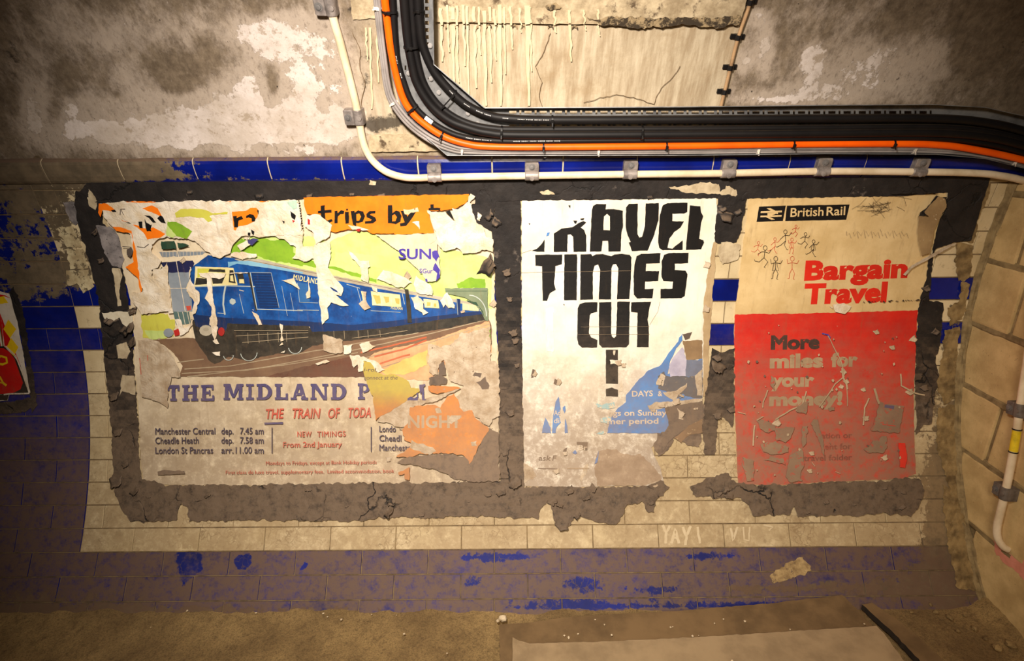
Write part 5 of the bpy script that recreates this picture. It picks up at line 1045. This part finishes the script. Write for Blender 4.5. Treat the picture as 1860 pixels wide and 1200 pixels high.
plate = MB(); TW_IN = [(785, -60), (788, 117), (880, 196), (1240, 194), (1500, 191), (1700, 190), (1790, 195), (1870, 213), (1990, 255)]; TW_OUT = [(698, -60), (712, 140), (735, 215), (775, 250), (812, 282), (1240, 282), (1500, 279), (1700, 280), (1790, 288), (1870, 308), (1990, 350)]
slots = []
for i in range(30):
    for y, hh in ((204, 2.6), (228, 2.2)):
        x = 925 + i * 27.6
        if x < 1680: slots.append([(x, y - hh), (x + 13, y - hh), (x + 13, y + hh), (x, y + hh)]); slots.append([(x + 18.5, y - hh - 1), (x + 22, y - hh - 1), (x + 22, y + hh + 1), (x + 18.5, y + hh + 1)])
for y in range(-40, 112, 13): slots += [[(772, y), (779, y), (779, y + 7), (772, y + 7)], [(748, y), (754, y), (754, y + 7), (748, y + 7)]]
slots += [[(735, 119), (738, 119), (738, 127), (735, 127)], [(777, 141), (785, 141), (785, 144), (777, 144)]]
plate.sheet([ragged(TW_IN + TW_OUT[::-1], 0, 8)] + slots, M['galv'], TD, skirt=TD - .0015, grid=10); pbuild(plate, 'base_plate', tray)


def flange(px, d0, d1, seg=10):
    mb = MB(); q = ragged(px, 0, 10, 0, False); a, b = wp(q, d0), wp(q, d1); V = []
    for i in range(len(q)):
        t = Vector(a[min(i + 1, len(q) - 1)] - a[max(i - 1, 0)]).normalized(); nn = Vector(b[i] - a[i]).normalized(); s_ = t.cross(nn) * .0011
        lip = s_.normalized() * .006
        V += [Vector(a[i]) - s_, Vector(b[i]) - s_, Vector(b[i]) + s_, Vector(a[i]) + s_]
    mb.add(V, [(4 * i + r_, 4 * i + (r_ + 1) % 4, 4 * i + 4 + (r_ + 1) % 4, 4 * i + 4 + r_) for i in range(len(q) - 1) for r_ in range(4)], M['galv']); return mb


pbuild(flange(TW_IN[:2], TD, TD + .03), 'flange', tray); pbuild(flange(TW_IN[1:3], TD, TD + .034), 'gusset', tray); pbuild(flange(TW_IN[2:], TD, TD + .03), 'flange', tray)
pbuild(flange(TW_OUT[3:5], TD, TD + .022), 'gusset', tray); pbuild(flange(TW_OUT[4:], TD, TD + .022), 'flange', tray)
for x, y in ((783, 143), (797, 168), (850, 206), (868, 224), (742, 133), (781, 83), (876, 281), (990, 283)):
    b_ = MB(); c = w1(x, y, TD); nn = (w1(x, y, TD + .01) - c).normalized(); tube(b_, [c, c + nn * .004, c + nn * .0045], [.0065, .0065, .004], M['bolt'], 10); pbuild(b_, 'bolt', tray)

OR_P = [(694, -70), (699, 0), (705, 50), (712, 100), (728, 167), (745, 200), (770, 224), (807, 248), (847, 261), (887, 266), (987, 267), (1240, 265), (1440, 262), (1622, 261), (1700, 263), (1760, 270), (1860, 291), (1990, 330)]
cable_defs = [
    ('cable', OR_P, .0098, TD + .016, 'orange_pvc', 'bright orange cable running down and along the tray', 'power cable'),
    ('cable', [(709, -70), (713, 0), (717, 67), (722, 110), (732, 145), (747, 183), (770, 211), (807, 236), (847, 250), (907, 256), (1000, 256), (1240, 254), (1500, 252), (1700, 251), (1800, 262), (1880, 284), (1990, 318)], .0085, TD + .013, 'black_pvc', 'black cable hugging the inner side of the orange cable with a white tag', 'cable'),
    ('cable', [(728, -70), (734, 0), (740, 67), (747, 110), (757, 150), (782, 190), (815, 218), (850, 232), (887, 241), (953, 245), (1240, 244), (1500, 242), (1700, 241), (1800, 250), (1880, 270), (1990, 306)], .012, TD + .018, 'black_pvc', 'thick black cable, second in from the orange cable', 'cable'),
    ('cable', [(742, -70), (747, 0), (752, 67), (757, 105), (770, 150), (793, 186), (822, 210), (855, 225), (895, 233), (953, 235), (1240, 234), (1500, 232), (1700, 231), (1800, 240), (1880, 260), (1990, 296)], .009, TD + .012, 'black_pvc', 'thinner black cable riding in the middle of the tray', 'cable'),
    ('cable', [(756, -70), (760, 17), (763, 50), (768, 83), (783, 120), (800, 145), (827, 174), (853, 194), (887, 209), (920, 215), (1003, 218), (1240, 217), (1500, 215), (1700, 215), (1800, 224), (1880, 244), (1990, 280)], .0115, TD + .018, 'black_pvc', 'innermost thick black cable near the tray corner gusset', 'cable'),
    ('cable', [(679, -70), (684, 0), (689, 50), (695, 100), (704, 160), (716, 190), (745, 226), (783, 253), (820, 269), (853, 273), (953, 274), (1240, 274), (1500, 271), (1700, 272), (1800, 283), (1880, 305), (1990, 340)], .0045, TD + .008, 'grey_pvc', 'inner one of three slim grey cables along the tray edge', 'cable'),
    ('cable', [(675, -70), (681, 0), (686, 50), (692, 100), (700, 160), (713, 193), (742, 229), (780, 257), (817, 273), (853, 277.5), (953, 278), (1240, 277.5), (1500, 275), (1700, 276), (1800, 287), (1880, 309), (1990, 344)], .0042, TD + .006, 'grey_pvc', 'middle one of three slim grey cables along the tray edge', 'cable'),
    ('cable', [(683, -70), (688.5, 0), (693, 50), (699, 100), (708, 158), (720, 187), (749, 222), (786, 249), (823, 265), (853, 270), (953, 271), (1240, 271), (1500, 268.5), (1700, 269), (1800, 279), (1880, 301), (1990, 337)], .0042, TD + .012, 'grey_pvc', 'outer slim grey cable tucked against the orange cable', 'cable')]
cabs = []
for nm, px, r_, d_, mt, lb, ct in cable_defs:
    C3 = path(px, d_, 8); root = thing(nm, tuple(C3[0]), lb, ct, None); mb = MB(); tube(mb, C3, r_, M[mt], 14); mb.build('sheath', root, smooth=True); cabs.append((root, C3, r_))


def near(C3, x, y):
    k = int(np.argmin(np.hypot(*(proj(C3) - np.array([x, y])).T))); k = min(max(k, 1), len(C3) - 2); return Vector(C3[k]), Vector(C3[k + 1] - C3[k - 1]).normalized()


def tie(ci, x, y, mat, label, grp, extra=(), tail=None, w_=.0024):
    """cable tie: a flat loop round one or more cables, with its locking head and cut tail"""
    root_c, C3, r_ = cabs[ci]; c, t = near(C3, x, y); pts = [(c, r_)]
    for e in extra: q, _ = near(cabs[e][1], *proj([tuple(c)])[0]); pts.append((q, cabs[e][2]))
    nn = Vector((0, YC, ZC)) - Vector((0, c.y, c.z)); nn = (nn - t * nn.dot(t)).normalized(); b = nn.cross(t).normalized()
    us = [((p - c).dot(b), r) for p, r in pts]; lo = min(u - r for u, r in us); hi = max(u + r for u, r in us); hh = max(r for _, r in pts); mid = (lo + hi) / 2; hw = (hi - lo) / 2
    mb = MB(); V = []; N_ = 20
    for k in range(N_):
        a = 2 * math.pi * k / N_; ca, sa = math.cos(a), math.sin(a); ex = .7 if len(pts) > 1 else 1
        for rr_, w2 in ((.0006, -1), (.0006, 1), (.0020, 1), (.0020, -1)):
            u = mid + (hw + rr_) * math.copysign(abs(ca) ** ex, ca); v = (hh + rr_) * math.copysign(abs(sa) ** ex, sa); V.append(c + b * u + nn * v + t * w_ * w2)
    mb.add(V, [(4 * k + r_2, 4 * k + (r_2 + 1) % 4, 4 * ((k + 1) % N_) + (r_2 + 1) % 4, 4 * ((k + 1) % N_) + r_2) for k in range(N_) for r_2 in range(4)], M[mat])
    rt = thing('cable_tie', tuple(c), label, 'cable tie', grp); mb.build('strap', rt)
    h_ = MB(); hp = c + b * (mid) + nn * (hh + .003); box(h_, hp, (t, b, nn), (.0036, .0045, .0026), M[mat], .0008); h_.build('locking_head', rt)
    tl = MB(); tv = tail or (-b * .008 + nn * .006); s0 = hp + tv.normalized() * .004; box(tl, s0 + tv * .5, (tv.normalized(), t, tv.normalized().cross(t).normalized()), (tv.length / 2, .0018, .0007), M[mat]); tl.build('tail', rt)


for x, y, w_ in ((702, 17, 'at the top of the frame'), (747, 201, 'at the start of the bend'), (801, 246, 'in the middle of the bend'), (989, 267, 'above the TRAVEL poster left corner'), (1216, 265, 'above the word TRAVEL end'), (1431, 262, 'above the British Rail logo'), (1622, 261, 'above the cream poster right half')):
    tie(0, x, y, 'tie_black', f'black cable tie round the orange cable {w_}', 'black ties on the orange cable', extra=(1,) if x < 780 else ())
for x, y, w_ in ((686, 13, 'at the top of the frame'), (713, 190, 'left of the bend'), (840, 277, 'below the tray corner'), (1083, 278, 'above TRAVEL lettering'), (1369, 275, 'above the British Rail logo'), (1659, 275, 'above the cream poster right end'), (1841, 296, 'at the right end of the tray')):
    tie(6, x, y, 'tie_white', f'white cable tie round the grey cables {w_}', 'white ties on the grey cables', extra=(5, 7), w_=.0026)
for ci, x, y, w_ in ((2, 743, 85, 'round two thick black cables on the upright run'), (4, 760, 13, 'round the innermost black cable at the frame top'), (2, 913, 243, 'round the black cables just after the bend'), (4, 1003, 218, 'round the innermost black cable above the white poster'), (2, 1168, 244, 'round the black cables above TRAVEL lettering')):
    tie(ci, x, y, 'tie_black', f'black cable tie {w_}', 'black ties on the black cables', extra=(3,) if ci == 2 else ())
tie(4, 823, 170, 'tie_black', 'black cable tie with a long uncut tail on the innermost cable', 'black ties on the black cables', tail=w1(803, 192, TD + .03) - w1(823, 170, TD + .03))
# white tag and printed marks on the black sheaths
lb_ = MB(); c, t = near(cabs[1][1], 778, 217); nn = (Vector((0, 0, CAMH)) - c).normalized(); nn = (nn - t * nn.dot(t)).normalized(); box(lb_, c + nn * .0088, (t, nn.cross(t), nn), (.012, .0055, .0006), M['print_white']); lb_.build('white_tag', cabs[1][0])
for ci, sx, sy, n_c in ((1, 722, 100, 6), (1, 728, 130, 4), (4, 816, 165, 5), (4, 842, 187, 6), (4, 865, 199, 14), (4, 915, 214, 5), (4, 940, 217, 26), (1, 850, 251, 22), (1, 930, 256, 40)):
    pm = MB(); C3 = cabs[ci][1]; k0 = int(np.argmin(np.hypot(*(proj(C3) - np.array([sx, sy])).T)))
    L = np.r_[0, np.cumsum(np.linalg.norm(np.diff(C3[k0:], axis=0), axis=1))]
    for q in range(n_c):
        if q % 7 == 6: continue
        s0 = .0034 * q; j = min(int(np.searchsorted(L, s0)), len(L) - 2); j = max(j, 1); f_ = (s0 - L[j - 1]) / max(L[j] - L[j - 1], 1e-6); p = Vector(C3[k0 + j - 1] * (1 - f_) + C3[k0 + j] * f_); t = Vector(C3[k0 + j] - C3[k0 + j - 1]).normalized()
        nn = (Vector((p.x, 0, CAMH)) - p); nn = (nn - t * nn.dot(t)).normalized(); h_ = random.uniform(.0007, .0014); box(pm, p + nn * (cabs[ci][2] + .0001), (t, nn.cross(t), nn), (random.uniform(.0006, .0011), h_, .0003), M['print_white'])
    pm.build('printed_mark', cabs[ci][0])

# cream conduit and its saddles
CD_P = [(592, -60), (598, 0), (607, 40), (618, 78), (632, 132), (646, 188), (653, 225), (658, 252), (665, 273), (679, 294), (702, 312), (732, 321.5), (762, 323), (790, 322), (966, 319), (1144, 316.5), (1322, 314.5), (1493, 311), (1668, 312), (1760, 314), (1810, 318), (1870, 331), (1990, 372)]
CDd = [.022] * 8 + [.026, .028, .03, .03, .03] + [.03] * 10; C3 = path(CD_P, CDd, 8)
cond = thing('conduit', tuple(C3[0]), 'cream painted conduit dropping from the vault and running above the posters', 'conduit'); mb = MB(); tube(mb, C3, .0108, M['conduit'], 16); mb.build('pipe', cond, smooth=True); cabs.append((cond, C3, .0108)); CI = len(cabs) - 1


def saddle(ci, x, y, label, grp, base_d, flip=1, fn=wp, inward=None, mat='cast'):
    c, t = near(cabs[ci][1], x, y); r_ = cabs[ci][2]
    nn = inward or (Vector((0, YC, ZC)) - Vector((0, c.y, c.z))); nn = (nn - t * nn.dot(t)).normalized(); b = t.cross(nn).normalized() * flip; rt = thing('conduit_saddle', tuple(c - nn * base_d), label, 'pipe clamp', grp)
    if fn is wp: b = b if b.z > 0 or abs(b.z) < .3 else -b
    ro = r_ + .0035; prof = [(-ro - .002, -base_d), (-ro - .001, -.004)] + [(ro * math.cos(a), ro * math.sin(a)) for a in np.linspace(math.pi, .35, 11)] + [(ro + .004, ro * .45), (ro + .024, ro * .45), (ro + .026, ro * .45 - .002), (ro + .026, -base_d)]
    V, n_ = [], len(prof)
    for s_, e in ((-.021, .9), (-.019, 1), (.019, 1), (.021, .9)): V += [c + t * s_ + b * (u * (e if u > 0 else 1)) + nn * (v * e if v > 0 else v) for u, v in prof]
    mb = MB(); F_ = [(k * n_ + i, k * n_ + i + 1, (k + 1) * n_ + i + 1, (k + 1) * n_ + i) for k in range(3) for i in range(n_ - 1)] + [tuple(range(n_))[::-1], tuple(range(3 * n_, 4 * n_))]
    mb.add(V, F_, M[mat]); body = mb.build('saddle_body', rt)
    for u, rr_ in ((ro + .014, .0062),):
        bm_ = MB(); p = c + b * u + nn * ro * .45; tube(bm_, [p, p + nn * .0015, p + nn * .0016, p + nn * .005, p + nn * .0056], [.0105, .0105, .0066, .0062, .0035], M['bolt'], 12); bm_.build('screw', body)
    bm_ = MB(); p = c + nn * ro - b * .004; tube(bm_, [p - nn * .002, p + nn * .0012, p + nn * .0016], [.0078, .0074, .004], M[mat], 12); bm_.build('boss', body)


for x, y, w_ in ((597, 14, 'at the top of the frame'), (654, 212, 'just above the bend'), (790, 317, 'first after the bend'), (966, 313, 'above the left corner of the white poster'), (1144, 311, 'above the letters TRAVEL'), (1322, 309, 'above the gap between the right posters'), (1493, 304, 'above the British Rail logo'), (1668, 304, 'nearest the block wall corner')):
    saddle(CI, x, y, f'grey metal saddle on the cream conduit, {w_}', 'saddles on the cream conduit', .022 if y < 250 else .028)
# thin conduit with black clips on the right part of the vault
C3 = path([(1378, -60), (1363, 4), (1341, 68), (1327, 123), (1316, 167), (1308, 200)], .012, 6); tc = thing('conduit', tuple(C3[0]), 'thin buff conduit slanting down the vault to the tray, right of the limescale', 'conduit'); mb = MB(); tube(mb, C3, .0048, simple('buff_paint', (176, 142, 104), .6, c2=(140, 110, 80)), 10); mb.build('pipe', tc, smooth=True); cabs.append((tc, C3, .0048)); TI = len(cabs) - 1
for x, y, w_ in ((1364, 2, 'topmost'), (1341, 68, 'second from the top'), (1327, 123, 'third from the top'), (1316, 167, 'lowest')):
    c, t = near(C3, x, y); nn = (Vector((0, YC, ZC)) - Vector((0, c.y, c.z))).normalized(); b = t.cross(nn).normalized(); rt = thing('pipe_clip', tuple(c), f'black clip on the thin buff conduit, {w_} of four', 'pipe clip', 'black clips on the thin conduit')
    mb = MB(); V = []; pr = [(-.0085, -.012), (-.0085, .001), (-.005, .006), (0, .0075), (.005, .006), (.0085, .001), (.0085, -.012)]
    for s_ in (-.006, .006): V += [c + t * s_ + b * u + nn * v for u, v in pr]
    mb.add(V, [(i, i + 1, i + 8, i + 7) for i in range(6)] + [tuple(range(7))[::-1], tuple(range(7, 14))], M['tie_black']); mb.build('clip_body', rt)
    for sg in (1, -1): mb = MB(); box(mb, c + b * sg * .013 - nn * .008, (t, b, nn), (.006, .006, .003), M['tie_black'], .001); mb.build('clip_foot', rt)
# conduit on the block wall
C3 = path([(1903, 405), (1880, 560), (1866, 655), (1852, 745), (1844, 800), (1829, 880), (1817, 930), (1811, 958), (1813, 978), (1822, 992), (1832, 998)], [.03] * 8 + [.026, .016, .002], 8, rp)
wc = thing('conduit', tuple(C3[0]), 'cream conduit on the block wall ending in the pink paint patch', 'conduit'); mb = MB(); tube(mb, C3, .0108, M['conduit'], 16); mb.build('pipe', wc, smooth=True); cabs.append((wc, C3, .0108)); WI = len(cabs) - 1
for x, y, w_ in ((1854, 748, 'upper'), (1828, 895, 'lower')): saddle(WI, x, y, f'dark grey saddle on the block wall conduit, {w_} one', 'saddles on the block wall conduit', .028, 1, rp, Vector((-1, 0, 0)), 'dark_cast')
c, t = near(C3, 1845, 800); nn = Vector((-1, 0, 0)); nn = (nn - t * nn.dot(t)).normalized(); b = t.cross(nn); mb = MB(); V = []
for s_ in (-.034, .034): V += [c + t * s_ + (b * math.cos(a) + nn * math.sin(a)) * .0113 for a in np.linspace(-.5, 3.6, 12)]
mb.add(V, [(i, i + 1, i + 13, i + 12) for i in range(11)], M['yellow']); mb.build('yellow_label', wc, smooth=True)['label'] = 'yellow wrap-round label'
for s_ in (-.037, .037): mb = MB(); tube(mb, [c + t * (s_ + .0017), c + t * (s_ - .0017)], .0126, M['tie_black'], 14); mb.build('label_tie', wc)
mb = MB(); mb.sheet([ragged([(1803, 958), (1830, 955), (1862, 975), (1900, 990), (1900, 1060), (1862, 1058), (1846, 1040), (1822, 1020), (1806, 1000)], 3, 4, 2)], M['pink'], .0012, fn=rp, grid=10, bumpy=.0005)
tag(mb.build('paint_patch'), 'pink paint patch on the block wall round the conduit end', 'paint patch')

# ------------------------------------------------------------------ on the floor
def slab_obj(name, top, z, th_, mat, label, cat, seed):
    """flat sheet lying on the floor: outline traced on its top face, corner heights z"""
    mb = MB(); lp = ragged(top, 1.0, 8, seed); A_, T_ = tess([lp], 16)
    tp = np.array(top, float); zz_ = []
    for p in A_: w_ = 1 / (np.hypot(*(tp - p).T) + 1) ** 2; zz_.append(float((w_ * np.array(z)).sum() / w_.sum()))
    P3 = fp(A_, np.array(zz_)); T2 = [t if (A_[t[1]][0] - A_[t[0]][0]) * (A_[t[2]][1] - A_[t[0]][1]) - (A_[t[1]][1] - A_[t[0]][1]) * (A_[t[2]][0] - A_[t[0]][0]) < 0 else t[::-1] for t in T_]
    P3[:, 2] += [.0015 * noise.fractal(Vector((p[0] * 6, p[1] * 6, seed)), .8, 2, 4) for p in P3]
    mb.add(P3, T2, mat); cnt = {}
    for t in T2:
        for i in range(3): cnt[(t[i], t[(i + 1) % 3])] = 1
    be = [e for e in cnt if (e[1], e[0]) not in cnt]; ids = sorted({i for e in be for i in e}); mp = {i: k for k, i in enumerate(ids)}; tpv = P3[ids]; bt = tpv - np.array([0, 0, th_]); n_ = len(ids)
    mb.add(np.r_[tpv, bt], [(mp[b_], mp[a_], mp[a_] + n_, mp[b_] + n_) for a_, b_ in be], M['edge']); bot = P3 - np.array([0, 0, th_]); mb.add(bot, [t[::-1] for t in T2], mat)
    return tag(mb.build(name), label, cat)


slab_obj('board', [(907, 1134), (960, 1130), (1022, 1121), (1060, 1118), (1240, 1108), (1400, 1095), (1530, 1080), (1556, 1104), (1584, 1134), (1660, 1230), (1760, 1360), (912, 1360)], [.03, .03, .035, .035, .045, .055, .065, .06, .05, .04, .03, .025], .012, M['board'], 'dark brown dusty board lying against the foot of the tiled wall', 'board', 1)
slab_obj('sheet', [(931, 1157), (942, 1163), (962, 1168), (1060, 1166), (1240, 1158), (1420, 1147), (1592, 1136), (1612, 1158), (1645, 1204), (1740, 1340), (930, 1340)], [.075, .058, .052, .05, .06, .07, .078, .074, .07, .06, .05], .007, M['felt'], 'grey sheet with a curled corner lying over the brown board', 'sheet', 2)


slab_obj('batten', [(1566, 1098), (1584, 1094), (1640, 1132), (1700, 1184), (1760, 1250), (1830, 1340), (1770, 1340), (1716, 1250), (1668, 1196), (1620, 1146)], [.03] * 10, .02, M['board'], 'dirt-covered wooden batten on the floor along the right end of the brown board', 'batten', 3)


def stone(x, y, r_, z, label, grp=None, nm='stone_chip'):
    bm = bmesh.new(); bmesh.ops.create_icosphere(bm, subdivisions=2, radius=1); sd = x * .37
    c = fp([(x, y)], z)[0]; mb = MB(); k = (random.uniform(.8, 1.2), random.uniform(.8, 1.2), random.uniform(.5, .8)); bm.verts.ensure_lookup_table()
    mb.add([(c[0] + v.co.x * r_ * k[0] * (1 + .5 * noise.noise(v.co * 1.6 + Vector((sd, 0, 0)))), c[1] + v.co.y * r_ * k[1] * (1 + .5 * noise.noise(v.co * 1.6 + Vector((sd, 3, 0)))), c[2] + r_ * .3 + v.co.z * r_ * k[2] * (1 + .5 * noise.noise(v.co * 1.6 + Vector((sd, 0, 7))))) for v in bm.verts], [[v.index for v in f.verts] for f in bm.faces], M['chip_stone']); bm.free()
    return tag(mb.build(nm), label, 'stone', grp)


stone(913, 1124, .0125, .02, 'pale stone lump at the wall foot beside the board corner', nm='stone'); stone(904, 1128, .006, .02, 'small pale crumb left of the stone lump at the board corner', nm='stone')
G1 = 'pale stone chips scattered on floor and boards'
for x, y, z in ((1025, 1154, .04), (1033, 1158, .04), (1050, 1151, .04), (1111, 1153, .045), (1081, 1125, .04), (1098, 1134, .04), (1218, 1139, .05), (1222, 1138, .05), (1258, 1155, .055), (1269, 1154, .055), (1298, 1132, .055), (1314, 1124, .055), (1330, 1200, .07), (1353, 1128, .055), (1435, 1143, .06), (1570, 1133, .065)):
    stone(x, y, random.uniform(.0018, .0042), z, 'tiny pale chip lying on the dusty boards', 'tiny chips on the boards')
for x, y, r_ in ((1700, 1112, .007), (1725, 1122, .010), (1752, 1118, .006), (1770, 1142, .009), (1790, 1160, .007), (1812, 1178, .011), (1836, 1172, .016), (1690, 1098, .006), (1655, 1112, .005), (1740, 1146, .005)):
    o = stone(x, y, r_, .004, 'dirty rubble lump on the floor in the corner by the block wall', 'rubble lumps in the corner', 'rubble_lump'); o.data.materials[0] = M['rubble']
for x, y in ((675, 1116), (720, 1117), (587, 1114), (595, 1120), (465, 1113), (274, 1139), (734, 1151), (812, 1186), (340, 1109), (620, 1125)):
    stone(x, y, random.uniform(.0016, .0036), .006, 'tiny pale chip on the dirt floor left of the boards', 'tiny chips on the dirt floor')
